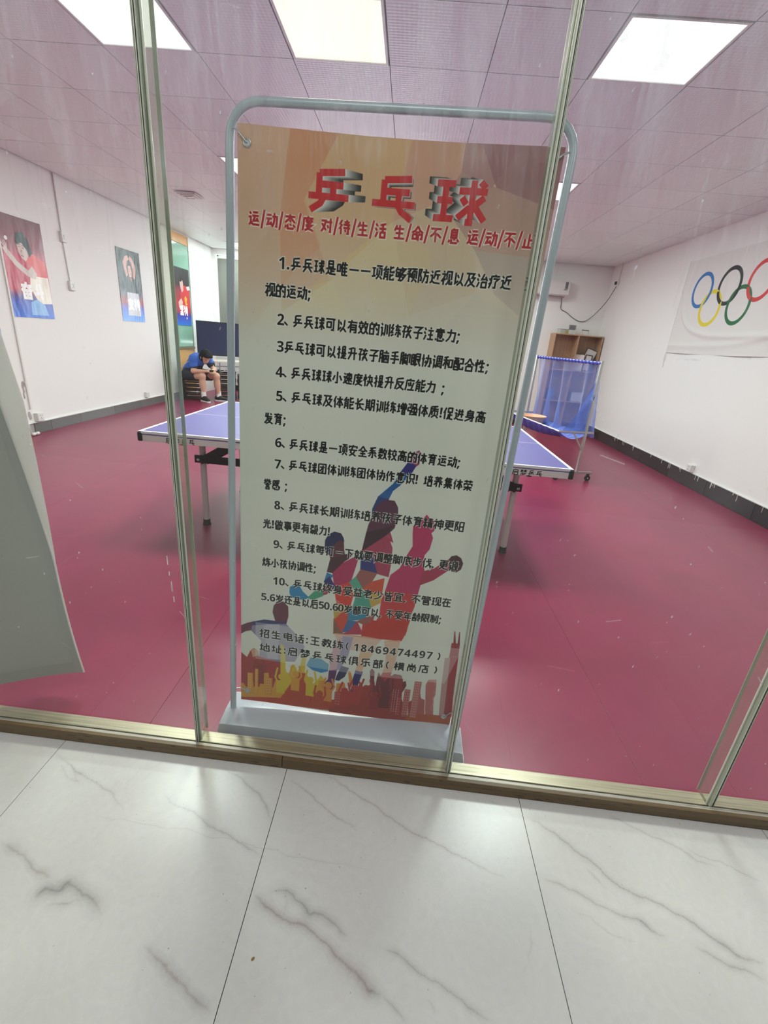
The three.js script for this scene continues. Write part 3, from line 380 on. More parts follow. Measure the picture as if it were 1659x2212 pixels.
// ---------- the glass front ----------
function front(name, x, y, z) { const o = new THREE.Group(); o.name = name; o.rotation.y = SKEW; const q = V3(x, y, z).applyAxisAngle(V3(0, 1, 0), SKEW); o.position.set(q.x, q.y, FRONT + q.z); o.userData.kind = 'structure'; scene.add(o); return o; }
{
  const wood = (() => { const [c, g] = canvas(1024, 64); g.fillStyle = '#7d6a4c'; g.fillRect(0, 0, 1024, 64); for (let i = 0; i < 260; i++) { g.strokeStyle = `rgba(${rnd() < 0.5 ? '58,44,28' : '160,138,100'},${0.08 + rnd() * 0.2})`; g.lineWidth = 0.6 + rnd() * 2; const y = rnd() * 64, x = rnd() * 1024; g.beginPath(); g.moveTo(x, y); g.lineTo(x + 60 + rnd() * 300, y + (rnd() - 0.5) * 4); g.stroke(); } for (let i = 0; i < 70; i++) { g.fillStyle = `rgba(35,24,14,${0.2 + rnd() * 0.5})`; g.beginPath(); g.ellipse(rnd() * 1024, rnd() * 64, 1 + rnd() * 5, 1 + rnd() * 3, 0, 0, 7); g.fill(); } const t = texture(c); t.repeat.set(1.3, 1); return t; })();
  const grime = (() => { const [c, g] = canvas(1024, 64); g.fillStyle = '#aeaa9e'; g.fillRect(0, 0, 1024, 64); for (let i = 0; i < 420; i++) { g.fillStyle = `rgba(${['52,48,42', '190,186,174', '112,100,80'][Math.floor(rnd() * 3)]},${0.1 + rnd() * 0.3})`; g.beginPath(); g.ellipse(rnd() * 1024, rnd() * 64, 2 + rnd() * 30, 1 + rnd() * 5, 0, 0, 7); g.fill(); } const t = texture(c); t.repeat.set(1.3, 1); return t; })();
  const strip = (() => { const [c, g] = canvas(1024, 64); g.fillStyle = '#b9b29a'; g.fillRect(0, 0, 1024, 64); for (let i = 0; i < 420; i++) { g.fillStyle = `rgba(${['120,112,92', '222,218,200', '96,90,72'][Math.floor(rnd() * 3)]},${0.06 + rnd() * 0.2})`; g.beginPath(); g.ellipse(rnd() * 1024, rnd() * 64, 2 + rnd() * 40, 0.6 + rnd() * 3, 0, 0, 7); g.fill(); } const t = texture(c); t.repeat.set(1.3, 1); return t; })();
  const L = XR - XL, mid = (XL + XR) / 2;
  const sill = front('trim_1', 0, 0, 0);
  obj('sill_face', rspan(XL, -0.308, 0.004, 0.047, -0.014, 0, 0.0015), mat(lin(0.72, 0.7, 0.66), 0.42, { map: wood }), sill);
  obj('sill_face', rspan(-0.3065, XR, 0.004, 0.045, -0.014, 0, 0.0015), mat(lin(0.62, 0.58, 0.52), 0.42, { map: wood }), sill);
  obj('sill_top', span(XL, XR, 0.004, 0.0445, -0.026, -0.0142), mat(lin(1, 1, 1), 0.4, { map: grime, metalness: 0.3 }), sill);
  obj('gasket', rspan(XL, XR, 0.01, 0.0425, -0.0295, -0.0262, 0.001), M.darkGap, sill);
  obj('inner_channel', [rspan(XL, XR, 0.002, 0.03, -0.09, -0.0435, 0.002)], mat(lin(1, 1, 1), 0.34, { map: strip, metalness: 0.4 }), sill);
  // dried wipe marks, dust, scratches and painted haze on the panes
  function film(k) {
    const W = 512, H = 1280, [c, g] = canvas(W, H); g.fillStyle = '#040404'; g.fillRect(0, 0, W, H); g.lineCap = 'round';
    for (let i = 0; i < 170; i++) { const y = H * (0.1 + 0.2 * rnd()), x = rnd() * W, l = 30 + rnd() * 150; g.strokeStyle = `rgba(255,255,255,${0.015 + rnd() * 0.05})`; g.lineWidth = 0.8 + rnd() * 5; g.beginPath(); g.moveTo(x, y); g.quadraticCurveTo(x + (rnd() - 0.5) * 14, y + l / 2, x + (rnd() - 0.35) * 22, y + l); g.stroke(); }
    for (let i = 0; i < 70; i++) { g.strokeStyle = `rgba(255,255,255,${0.02 + rnd() * 0.042})`; g.lineWidth = 8 + rnd() * 34; const x = rnd() * W, y = H * (0.08 + 0.16 * rnd()), l = 40 + rnd() * 110; g.beginPath(); g.moveTo(x, y); g.quadraticCurveTo(x + 10, y + l / 2, x + (rnd() - 0.3) * 40, y + l); g.stroke(); }  // broad soft strokes: pale haze over the ceiling, painted into the film
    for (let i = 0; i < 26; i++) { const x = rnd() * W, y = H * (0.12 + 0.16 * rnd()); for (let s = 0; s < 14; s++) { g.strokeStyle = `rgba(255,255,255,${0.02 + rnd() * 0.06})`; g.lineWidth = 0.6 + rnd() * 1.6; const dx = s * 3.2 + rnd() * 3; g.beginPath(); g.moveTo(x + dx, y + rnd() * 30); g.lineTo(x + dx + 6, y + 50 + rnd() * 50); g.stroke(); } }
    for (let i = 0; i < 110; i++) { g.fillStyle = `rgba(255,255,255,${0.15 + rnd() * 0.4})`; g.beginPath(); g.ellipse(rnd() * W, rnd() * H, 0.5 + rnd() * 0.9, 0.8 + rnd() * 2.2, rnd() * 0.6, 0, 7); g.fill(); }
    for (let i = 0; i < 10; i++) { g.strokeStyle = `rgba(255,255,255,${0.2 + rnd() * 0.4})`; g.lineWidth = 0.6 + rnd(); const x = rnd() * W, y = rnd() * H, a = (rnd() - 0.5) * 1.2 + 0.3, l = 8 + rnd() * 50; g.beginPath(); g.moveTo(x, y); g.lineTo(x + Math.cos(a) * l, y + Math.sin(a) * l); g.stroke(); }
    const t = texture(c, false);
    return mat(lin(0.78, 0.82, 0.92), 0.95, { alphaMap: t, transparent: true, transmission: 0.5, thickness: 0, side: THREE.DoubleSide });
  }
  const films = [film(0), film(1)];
  const joints = [XL + 0.02, -4.16, -3.275, -2.39, -1.505, -0.62, 0.266, 1.152, 2.037, 2.922, XR - 0.02], TOP = 2.5, BOT = 0.037;
  for (let i = 0; i + 1 < joints.length; i++) {
    const a = joints[i], b = joints[i + 1], w = b - a - 0.008, w0 = front(`window_${i + 2}`, (a + b) / 2, 0, -0.036);
    obj('glass_pane', box(w - 0.004, TOP - BOT, 0.012, 0, (TOP + BOT) / 2, 0), M.glass, w0);
    for (const s of [-1, 1]) obj('glass_edge', box(0.002, TOP - BOT, 0.012, s * (w / 2 - 0.001), (TOP + BOT) / 2, 0), M.glassEdge, w0);
    label(obj('dust_and_haze_film', new THREE.PlaneGeometry(w - 0.006, TOP - BOT).translate(0, (TOP + BOT) / 2, -0.0068), films[i % 2], w0), 'dried wipe marks, dust and painted haze on the pane');
    if (i === 4) for (const [fx, fy, fh] of [[-0.052, 0.745, 0.03], [-0.05, 0.7, 0.014], [-0.046, 0.655, 0.035], [-0.043, 0.61, 0.02]]) obj('paint_fleck', rbox(0.0035, fh, 0.0008, 0.0003, (b - a) / 2 + fx, fy, -0.0075), M.silicone, w0);
    if (i) {
      const j = -(b - a) / 2;
      obj('silicone_joint', [rbox(0.0075, TOP - BOT, 0.011, 0.002, j, (TOP + BOT) / 2, 0)], M.silicone, w0);
      obj('joint_dark_line', rbox(0.002, TOP - BOT, 0.002, 0.0005, j + 0.001, (TOP + BOT) / 2, 0.006), M.darkGap, w0);  // thin dark strip down the front of the joint
      obj('glass_fin', box(0.01, TOP - 0.03, 0.06, j, (TOP + 0.03) / 2, -0.0375), M.fin, w0);
      obj('fin_edge', box(0.0102, TOP - 0.03, 0.002, j, (TOP + 0.03) / 2, -0.0685), M.glassEdge, w0);
      for (const s of [-1, 1]) obj('silicone_fillet', rod([j + s * 0.0075, BOT, -0.009], [j + s * 0.0075, TOP, -0.009], 0.003, 6), M.silicone, w0);
    }
  }
}

// ---------- ceiling lights ----------
function panelLight(x, z, y, w, d, power, warm, text, group, shade) {
  const t = thing('ceiling_light', text, 'ceiling light', [x, y, z], 0, group), tint = shade ?? (warm ? lin(1, 0.93, 0.68) : lin(0.87, 1, 0.94));
  obj('frame', [box(w, 0.016, 0.014, 0, 0.004, d / 2 - 0.007), box(w, 0.016, 0.014, 0, 0.004, -d / 2 + 0.007), box(0.014, 0.016, d - 0.028, w / 2 - 0.007, 0.004, 0), box(0.014, 0.016, d - 0.028, -w / 2 + 0.007, 0.004, 0)], M.white, t);
  obj('diffuser', box(w - 0.028, 0.01, d - 0.028, 0, 0.006, 0), mat(lin(0.85, 0.85, 0.85), 0.5, { emissive: warm ? lin(1, 0.95, 0.72) : lin(0.93, 1, 0.96), emissiveIntensity: 1.0 }), t);
  const l = new THREE.RectAreaLight(tint, power, w - 0.03, d - 0.03); l.name = 'panel_glow'; l.position.set(0, -0.006, 0); l.lookAt(0, -5, 0); l.rotation.set(-Math.PI / 2, 0, 0); t.add(l);
}
const lampWords = ['cool white square light panel in the row nearest the glass, curtain side', 'warm yellowish square light panel in the row nearest the glass', 'cool white square light panel in the row nearest the glass, rings flag side', 'square light panel in the second row from the glass, curtain side', 'square light panel in the middle of the second row from the glass', 'square light panel in the second row from the glass, rings flag side', 'square light panel in the third row from the glass, curtain side', 'square light panel in the third row from the glass, rings flag side', 'square light panel in the ceiling above the television'];
lamps.forEach(([x, z, warm], i) => panelLight(x, z, CEIL, 0.585, 0.585, HALL_LIGHT, warm, lampWords[i], 'square light panels in the hall ceiling'));
for (const x of [-2.4, 0, 2.4]) panelLight(x, 0.25, CH + 0.008, 1.2, 0.3, CORRIDOR_LIGHT, 0, x < 0 ? 'long corridor light panel on the side of the curtain' : x > 0 ? 'long corridor light panel on the side of the rings flag' : 'long corridor light panel straight in front of the banner', 'corridor ceiling lights', lin(1, 0.985, 0.955));
{
  const v = thing('ceiling_vent', 'square white ceiling vent hanging slightly askew', 'vent', [VENT[0] - 0.07, CEIL - 0.004, VENT[1]]);
  for (const r of [0.13, 0.1, 0.07]) obj('vent_ring', [box(r * 2, 0.01, 0.022, 0, -0.01 - (0.13 - r) * 0.3, r), box(r * 2, 0.01, 0.022, 0, -0.01 - (0.13 - r) * 0.3, -r), box(0.022, 0.01, r * 2, r, -0.01 - (0.13 - r) * 0.3, 0), box(0.022, 0.01, r * 2, -r, -0.01 - (0.13 - r) * 0.3, 0)], M.white, v);
  obj('vent_plate', rbox(0.11, 0.006, 0.11, 0.002, 0, -0.03, 0).rotateX(0.12), M.white, v);
  obj('vent_throat', box(0.22, 0.004, 0.22, 0, -0.002, 0), M.darkGap, v);
}

// ---------- banner stand ----------
{
  const K = 2048 / 1800, [c, g] = canvas(910, 2048);
  g.scale(K, K); g.fillStyle = '#dfe2d8'; g.fillRect(0, 0, 800, 1800);
  // printed facets of the heading, fading to white; dark reflection painted in at right
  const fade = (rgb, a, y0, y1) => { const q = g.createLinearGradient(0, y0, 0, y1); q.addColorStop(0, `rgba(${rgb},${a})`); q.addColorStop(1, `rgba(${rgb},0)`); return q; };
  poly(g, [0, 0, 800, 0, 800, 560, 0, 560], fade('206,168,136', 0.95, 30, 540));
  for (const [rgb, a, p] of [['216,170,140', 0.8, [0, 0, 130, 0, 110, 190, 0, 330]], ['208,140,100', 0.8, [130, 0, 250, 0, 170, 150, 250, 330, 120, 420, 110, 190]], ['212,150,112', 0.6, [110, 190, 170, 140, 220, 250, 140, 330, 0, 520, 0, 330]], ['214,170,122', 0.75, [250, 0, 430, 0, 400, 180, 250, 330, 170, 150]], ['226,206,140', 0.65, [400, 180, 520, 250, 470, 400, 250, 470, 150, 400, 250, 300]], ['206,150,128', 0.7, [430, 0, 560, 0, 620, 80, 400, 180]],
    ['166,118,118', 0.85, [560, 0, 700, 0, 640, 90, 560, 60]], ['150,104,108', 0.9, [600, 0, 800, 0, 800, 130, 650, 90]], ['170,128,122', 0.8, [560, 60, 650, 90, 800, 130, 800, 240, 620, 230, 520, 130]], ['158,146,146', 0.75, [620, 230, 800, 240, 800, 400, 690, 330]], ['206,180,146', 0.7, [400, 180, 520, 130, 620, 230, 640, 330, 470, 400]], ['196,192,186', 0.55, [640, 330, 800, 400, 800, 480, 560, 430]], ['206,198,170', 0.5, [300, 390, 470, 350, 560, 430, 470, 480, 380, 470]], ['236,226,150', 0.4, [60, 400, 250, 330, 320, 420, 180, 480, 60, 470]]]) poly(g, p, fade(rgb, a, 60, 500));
  g.lineJoin = 'round'; g.lineWidth = 3; for (const [col, p] of PRINT) { poly(g, p, col); g.strokeStyle = col; g.stroke(); }
  // cheering crowd and towers along the foot of the print
  for (const [x, y, r, col] of [[150, 1672, 11, '#d3b92f'], [205, 1650, 13, '#d99a35'], [262, 1664, 12, '#d3b92f'], [330, 1676, 14, '#d98a3c'], [392, 1690, 13, '#b23a3a'], [430, 1672, 14, '#b23a3a'], [470, 1664, 12, '#a33a35'], [70, 1640, 15, '#8d2b30'], [545, 1650, 13, '#6f2a33'], [505, 1686, 12, '#96303a'], [300, 1720, 12, '#b8462a']]) { g.fillStyle = col; g.beginPath(); g.ellipse(x, y, r, r * 1.15, 0, 0, 7); g.fill(); g.strokeStyle = col; g.lineWidth = 7; g.lineCap = 'round'; for (const s of [-1, 1]) { g.beginPath(); g.moveTo(x + s * 8, y + 34); g.lineTo(x + s * (17 + 0.4 * r), y + 4); g.lineTo(x + s * (11 + (x % 7)), y - 30 - (x % 11)); g.stroke(); } g.fillRect(x - 16, y + 16, 32, 60); }
  g.lineCap = 'butt';
  for (const [x, y, w, h, col] of [[24, 1672, 20, 90, '#d99a35'], [52, 1650, 12, 110, '#d99a35'], [92, 1684, 26, 80, '#cf8f30'], [356, 1700, 22, 70, '#b23a3a'], [588, 1690, 16, 90, '#a83c3e'], [612, 1650, 22, 130, '#b05a58'], [644, 1610, 26, 170, '#b86a68']]) { g.fillStyle = col; g.fillRect(x, y, w, h); g.fillStyle = 'rgba(244,226,210,0.45)'; for (let i = 0; i < h / 12 - 1; i++) for (let k = 0; k < w / 7 - 1; k++) g.fillRect(x + 3 + k * 7, y + 5 + i * 12, 3, 6); }
  g.globalAlpha = 0.42; poly(g, [52, 1448, 792, 1448, 752, 1606, 52, 1606], '#e8e6e2'); g.globalAlpha = 1;
  for (let i = 0; i < 60; i++) { g.fillStyle = `rgba(240,200,190,${0.25 + rnd() * 0.4})`; g.fillRect(735 - rnd() * 20, 1500 + rnd() * 230, 1.2, 6 + rnd() * 12); }
  for (let i = 0; i < 30; i++) { g.fillStyle = 'rgba(236,214,206,0.55)'; g.fillRect(570 + (i % 3) * 9, 1655 + Math.floor(i / 3) * 11, 3, 8); }
  // heading: red faces with the shaded sides the printer drew
  const heading = (ch, x0, y0, x1, y1, dx, dy, s) => {
    g.lineJoin = 'miter'; const N = 46, cx = (x0 + x1) / 2, cy = (y0 + y1) / 2;
    for (let k = N; k >= 0; k--) { const f = k / N, q = 1 - (1 - s) * f, v = Math.round(222 - 190 * f); g.strokeStyle = k ? `rgb(${v},${v},${v - 4})` : '#c8262b'; g.lineWidth = 15.5 * q; const w = ((x1 - x0) / 2) * q, h = ((y1 - y0) / 2) * q; ink(g, ch, cx + dx * f - w, cy + dy * f - h, cx + dx * f + w, cy + dy * f + h); }
  };
  heading('乒', 176, 74, 288, 174, 50, 0, 0.86); heading('乓', 338, 76, 458, 178, 8, 4, 0.9); heading('球', 500, 74, 634, 176, -26, -8, 0.92);
  writeLine(g, '运/动/态/度 对/待/生/活 生/命/不/息 运/动/不/止', 26, 768, 201, 34, 5.4, '#b3262c', '#efe2d6');
  const T = (s, x0, x1, y, w = 4.6, h = 34) => writeLine(g, s, x0, x1, y, h, w, '#0c0c0c', 'rgba(236,238,230,0.85)');
  T('1.乒兵球是唯一一项能够预防近视以及治疗近', 110, 730, 299); T('视的运动;', 73, 200, 367);
  T('2、乒兵球可以有效的训练孩子注意力;', 109, 618, 440); T('3乒乓球可以提升孩子脑手脚眼协调和配合性;', 110, 710, 511); T('4、乒兵球球小速度快提升反应能力 ;', 109, 597, 580);
  T('5、乒乓球及体能长期训练增强体质!促进身高', 110, 726, 649); T('发育;', 74, 142, 717); T('6、乒兵球是一项安全系数较高的体育运动;', 110, 676, 789);
  T('7、乒乓球团体训练团体协作意识! 培养集体荣', 110, 724, 856); T('誉感 ;', 74, 152, 925); T('8、乒兵球长期训练培养孩子体育精神更阳', 110, 723, 993); T('光!做事更有毅力!', 73, 297, 1062);
  T('9、乒乓球每打一下就要调整脚底步伐，更锻', 110, 725, 1132); T('炼小孩协调性;', 73, 259, 1203); T('10、乒乓球终身受益老少皆宜，不管现在', 110, 725, 1271); T('5.6岁还是以后50.60岁都可以，不受年龄限制;', 71, 702, 1340);
  T('招生电话:王教练（18469474497）', 64, 726, 1491, 4.8, 36); T('地址:启梦乒乓球俱乐部（横岗店）', 64, 724, 1551, 4.8, 36);
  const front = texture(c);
  const s = thing('banner_stand', 'table tennis club banner in a pale grey tube frame on a white base', 'banner stand', [-0.12, 0, -1.33]);
  const tl = [-0.471 + 0.12, 1.887, -0.032], tr = [0.331 + 0.12, 1.886, -0.032], bl = [-0.516 + 0.12, 0.099, -0.012], br = [0.281 + 0.12, 0.068, -0.012];
  const at = (u, v, lift = 0) => { const p = [0, 1, 2].map((a) => (tl[a] * (1 - u) + tr[a] * u) * (1 - v) + (bl[a] * (1 - u) + br[a] * u) * v); p[1] -= 0.006 * Math.sin(Math.PI * u) * (1 - v) ** 8; p[2] += 0.006 * Math.sin(u * 7 + 1) * Math.sin(v * 5 + 0.4) + 0.012 * Math.sin(Math.PI * v) * (u - 0.5) + lift; p[1] += 0.004 * Math.sin(Math.PI * u) * v ** 8; return p; };
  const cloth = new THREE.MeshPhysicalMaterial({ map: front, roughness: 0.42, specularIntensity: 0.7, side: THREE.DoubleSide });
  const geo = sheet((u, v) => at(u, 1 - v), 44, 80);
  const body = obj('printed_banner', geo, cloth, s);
  obj('banner_back', sheet((u, v) => at(u, v, -0.0012), 44, 80), mat(lin(0.75, 0.76, 0.74), 0.6), s);
  for (const [u, v] of [[0.03, 0.022], [0.965, 0.022], [0.03, 0.975], [0.965, 0.975]]) { const p = at(u, v, 0.001), r = obj('grommet', new THREE.TorusGeometry(0.0085, 0.0022, 8, 24).translate(...p), M.steel, s); obj('grommet_hole', new THREE.CircleGeometry(0.0075, 20).translate(p[0], p[1], p[2] + 0.0006), mat(lin(0.6, 0.6, 0.62), 0.5), r); }
  const y0 = 0.058, R = 0.075, lean = (x, y) => [x + 0.12 + ((y - 0.06) / 1.8) * 0.047, y, -((y - 0.06) / 1.8) * 0.037];
  const path = [];
  for (let k = 0; k <= 12; k++) path.push(lean(-0.541, y0 + (1.86 - y0) * (k / 12)));
  for (let k = 1; k <= 8; k++) { const a = (k / 8) * Math.PI / 2; path.push(lean(-0.541 + R - R * Math.cos(a), 1.86 + R * Math.sin(a))); }
  for (let k = 1; k <= 10; k++) path.push(lean(-0.541 + R + (0.846 - 2 * R) * (k / 10), 1.935 + 0.01 * (k / 10)));
  for (let k = 1; k <= 8; k++) { const a = (k / 8) * Math.PI / 2; path.push(lean(0.305 - R + R * Math.sin(a), 1.87 + R * Math.cos(a))); }
  for (let k = 1; k <= 12; k++) path.push(lean(0.305, 1.87 + (y0 - 1.87) * (k / 12)));
  obj('tube_frame', tube(path, 0.0108, 260, 14), M.pole, s);
  for (const [u, v, px, py] of [[0.03, 0.022, -0.541, 1.88], [0.965, 0.022, 0.305, 1.88], [0.03, 0.975, -0.541, 0.16], [0.965, 0.975, 0.305, 0.16]]) { const p = at(u, v, 0.003); obj('hook', tube([p, [(p[0] + lean(px, py)[0]) / 2, (p[1] + py) / 2 + 0.006, p[2] + 0.003], lean(px, py)], 0.0022, 12, 6), M.steel, s); }
  const prof = [[0.075, 0.002], [0.072, 0.05], [0.055, 0.062], [0.02, 0.074], [-0.03, 0.078], [-0.075, 0.068], [-0.082, 0.05], [-0.086, 0.002]];
  const ring = (x, k, h) => prof.map(([z, y]) => [x, y * h, z * k]);
  const base = obj('base', loft([ring(-0.462, 0.99, 0.94), ring(-0.452, 1, 1), ring(-0.2, 1, 1.06), ring(0.2, 1, 1.06), ring(0.447, 1, 1), ring(0.457, 0.99, 0.94)].map((r) => r.map(([x, y, z]) => [x + (x < 0 ? 1 : -1) * y * 0.22, y, z]))), mat(lin(0.5, 0.54, 0.62), 0.26, { bumpMap: softBump, bumpScale: 0.004 }), s);
  base.rotation.y = SKEW;
  const lip = obj('base_rim', rbox(0.92, 0.008, 0.166, 0.003, -0.002, 0.005, -0.006), M.whitePlastic, s); lip.rotation.y = SKEW;
}

// ---------- curtain ----------
{
  const t = thing('curtain', 'grey blackout curtain with a white lining hanging inside the glass', 'curtain', [-1.3, 0, -1.36]);
  const edge = (y) => -1.163 - 0.06 * (y - 0.1) - 0.1 * Math.max(0, y - 0.6) + 1.3 - 0.012 * Math.sin(y * 3.2);
  const at = (u, y) => { const a = u * 1.25, x = edge(y) - a; const w = Math.min(1, Math.max(0, y)) ; return [x, y, -0.045 + 0.11 * Math.min(1, a / 0.26) ** 1.4 - 0.05 * (1 - Math.cos(Math.max(0, a - 0.26) * 13)) * 0.9 + 0.006 * Math.sin(y * 6 + u * 9)]; };
  const low = 0.1, high = 2.46, grey = mat(lin(0.38, 0.39, 0.35), 0.75, { side: THREE.DoubleSide, bumpMap: rep(fineBump, 10, 20), bumpScale: 0.0004 }), white = mat(lin(0.86, 0.86, 0.83), 0.8, { side: THREE.DoubleSide, transmission: 0.4, thickness: 0 });
  obj('outer_fabric', sheet((u, v) => at(u, low + v * (high - low)), 90, 60), grey, t);
  obj('lining', sheet((u, v) => { const y = low + v * (high - low), k = Math.max(0, y - 0.55), e = at(0, y); const w = 0.042 * Math.min(1, k * 1.7); return u < 0.4 ? [e[0] + w * Math.sin(u * 3.927), y, e[2] - 0.004 - 2.5 * w * u] : [e[0] + w - (u - 0.4) * 0.3, y, e[2] - 0.004 - w - 0.02 * Math.sin((u - 0.4) * 5)]; }, 30, 50), white, t);
  label(obj('side_hem', sheet((u, v) => { const p = at(u * 0.02, low + v * (high - low)); return [p[0] + 0.001, p[1], p[2] + 0.0022]; }, 4, 50), mat(lin(0.36, 0.375, 0.345), 0.8, { side: THREE.DoubleSide }), t), 'stitched side hem');
  obj('edge_piping', tube(Array.from({ length: 30 }, (_, k) => { const y = low + (k / 29) * (high - low), p = at(0, y); return [p[0] + 0.002, y, p[2]]; }), 0.0035, 90, 6), white, t);
  obj('bottom_hem', sheet((u, v) => { const p = at(u, low + v * 0.045); return [p[0], p[1], p[2] + 0.002]; }, 90, 2), mat(lin(0.34, 0.355, 0.32), 0.8, { side: THREE.DoubleSide }), t);
  obj('heading_rail', rod([-1.2, 2.475, 0], [0.2, 2.475, 0], 0.014), M.steel, t);
}

// ---------- table tennis table ----------
{
  const t = thing('table_tennis_table', 'blue table tennis table with white lines, silver apron and black braces', 'table', [-0.29, 0, -3.5487]), X = 1.37, Z = 0.7625;
  const blue = mat(lin(0.135, 0.125, 0.37), 0.36, { specularIntensity: 0.8 }), line = mat(lin(0.82, 0.82, 0.84), 0.5), silver = mat(lin(0.72, 0.7, 0.7), 0.4);
  const blackMetal = mat(lin(0.016, 0.016, 0.018), 0.4);
  for (const s of [-1, 1]) {
    const top = obj('playing_surface', rspan(s < 0 ? -X : 0.002, s < 0 ? -0.002 : X, 0.738, 0.76, -Z, Z, 0.002), blue, t), y = 0.7605, h = 0.0011;
    const a = s < 0 ? -X : 0.002, b = s < 0 ? -0.002 : X;
    for (const z of [-1, 1]) obj('side_line', box(b - a, h, 0.02, (a + b) / 2, y, z * (Z - 0.01)), line, top);
    obj('end_line', box(0.02, h, 2 * Z - 0.04, s * (X - 0.01), y, 0), line, top);
    obj('centre_line', box(b - a - 0.02, h, 0.004, (a + b) / 2 - s * 0.01, y, 0), line, top);
    const ap = obj('apron', [rspan(a, b, 0.698, 0.738, Z - 0.02, Z, 0.002), rspan(a, b, 0.698, 0.738, -Z, -Z + 0.02, 0.002), s < 0 ? rspan(-X, -X + 0.02, 0.698, 0.738, -Z + 0.02, Z - 0.02, 0.002) : rspan(X - 0.02, X, 0.698, 0.738, -Z + 0.02, Z - 0.02, 0.002), rspan(a + 0.02, b - 0.02, 0.746, 0.757, Z, Z + 0.003, 0.001)], silver, t);
    for (const z of [-1, 1]) obj('corner_cap', rbox(0.032, 0.058, 0.036, 0.008, s * (X - 0.01), 0.726, z * (Z - 0.012)), M.black, t);
    for (const z of [1, -1]) {
      const lx = s * 1.124, lz = z * 0.4, leg = obj('leg', rod([lx, 0.04, lz], [lx, 0.72, lz], 0.0225, 18), mat(lin(0.56, 0.53, 0.5), 0.4), t);
      obj('foot', [cyl(0.026, 0.026, 0.018, lx, 0.028, lz), cyl(0.031, 0.024, 0.03, lx, 0, lz)], M.rubber, leg);
      const br = obj('cross_brace', [bar([lx + s * 0.045, 0.518, lz + z * 0.03], [lx - s * 0.72, 0.512, lz + z * 0.03], 0.012, 0.055), bar([lx + s * 0.01, 0.5, lz + z * 0.026], [lx - s * 0.3, 0.69, lz + z * 0.026], 0.014, 0.05), bar([lx - s * 0.03, 0.49, lz + z * 0.012], [lx - s * 0.36, 0.69, lz + z * 0.012], 0.01, 0.03)], blackMetal, t);
      obj('bolt', new THREE.SphereGeometry(0.011, 12, 8).scale(1, 1, 0.4).translate(lx + s * 0.02, 0.512, lz + z * 0.038), M.steel, br); obj('bolt', new THREE.SphereGeometry(0.006, 10, 8).translate(lx - s * 0.22, 0.642, lz + z * 0.034), M.steel, br);
    }
    obj('undercarriage', [bar([s * 0.4, 0.69, -0.7], [s * 0.4, 0.69, 0.7], 0.03, 0.03), bar([s * 1.124, 0.69, -0.7], [s * 1.124, 0.69, 0.7], 0.03, 0.03), bar([s * 0.4, 0.5, -0.42], [s * 0.4, 0.5, 0.42], 0.025, 0.025)], blackMetal, t);
  }
  const [c, g] = canvas(512, 128); g.fillStyle = '#000'; g.fillRect(0, 0, 512, 128);
  writeLine(g, '启梦乒乓', 8, 504, 64, 104, 13, '#fff');
  const ink2 = mat(lin(0.015, 0.015, 0.018), 0.5, { alphaMap: texture(c, false), transparent: true, alphaTest: 0.5 });
  for (const x of [-1.1, 1.09]) label(obj('lettering', new THREE.PlaneGeometry(0.2, 0.046).translate(x, 0.716, Z + 0.0012), ink2, t), 'black lettering on the apron');
  const net = thing('table_net', 'dark table tennis net with a white top tape across the blue table', 'net', [-0.29, 0.7612, -3.5487]);
  obj('net_mesh', sheet((u, v) => [0.002 * Math.sin(u * 20), v * 0.142, (u - 0.5) * 1.78], 30, 3), mat(lin(0.02, 0.02, 0.03), 0.8, { side: THREE.DoubleSide, transparent: true, opacity: 0.6 }), net);
  obj('top_tape', rbox(0.006, 0.014, 1.78, 0.002, 0, 0.1455, 0), M.white, net);
  for (const z of [-1, 1]) obj('net_post', [rod([0, -0.05, z * 0.89], [0, 0.155, z * 0.89], 0.011), box(0.05, 0.02, 0.13, 0, -0.07, z * 0.83), box(0.05, 0.02, 0.13, 0, 0.012, z * 0.83), box(0.05, 0.1, 0.015, 0, -0.03, z * 0.89)], blackMetal, net);
}

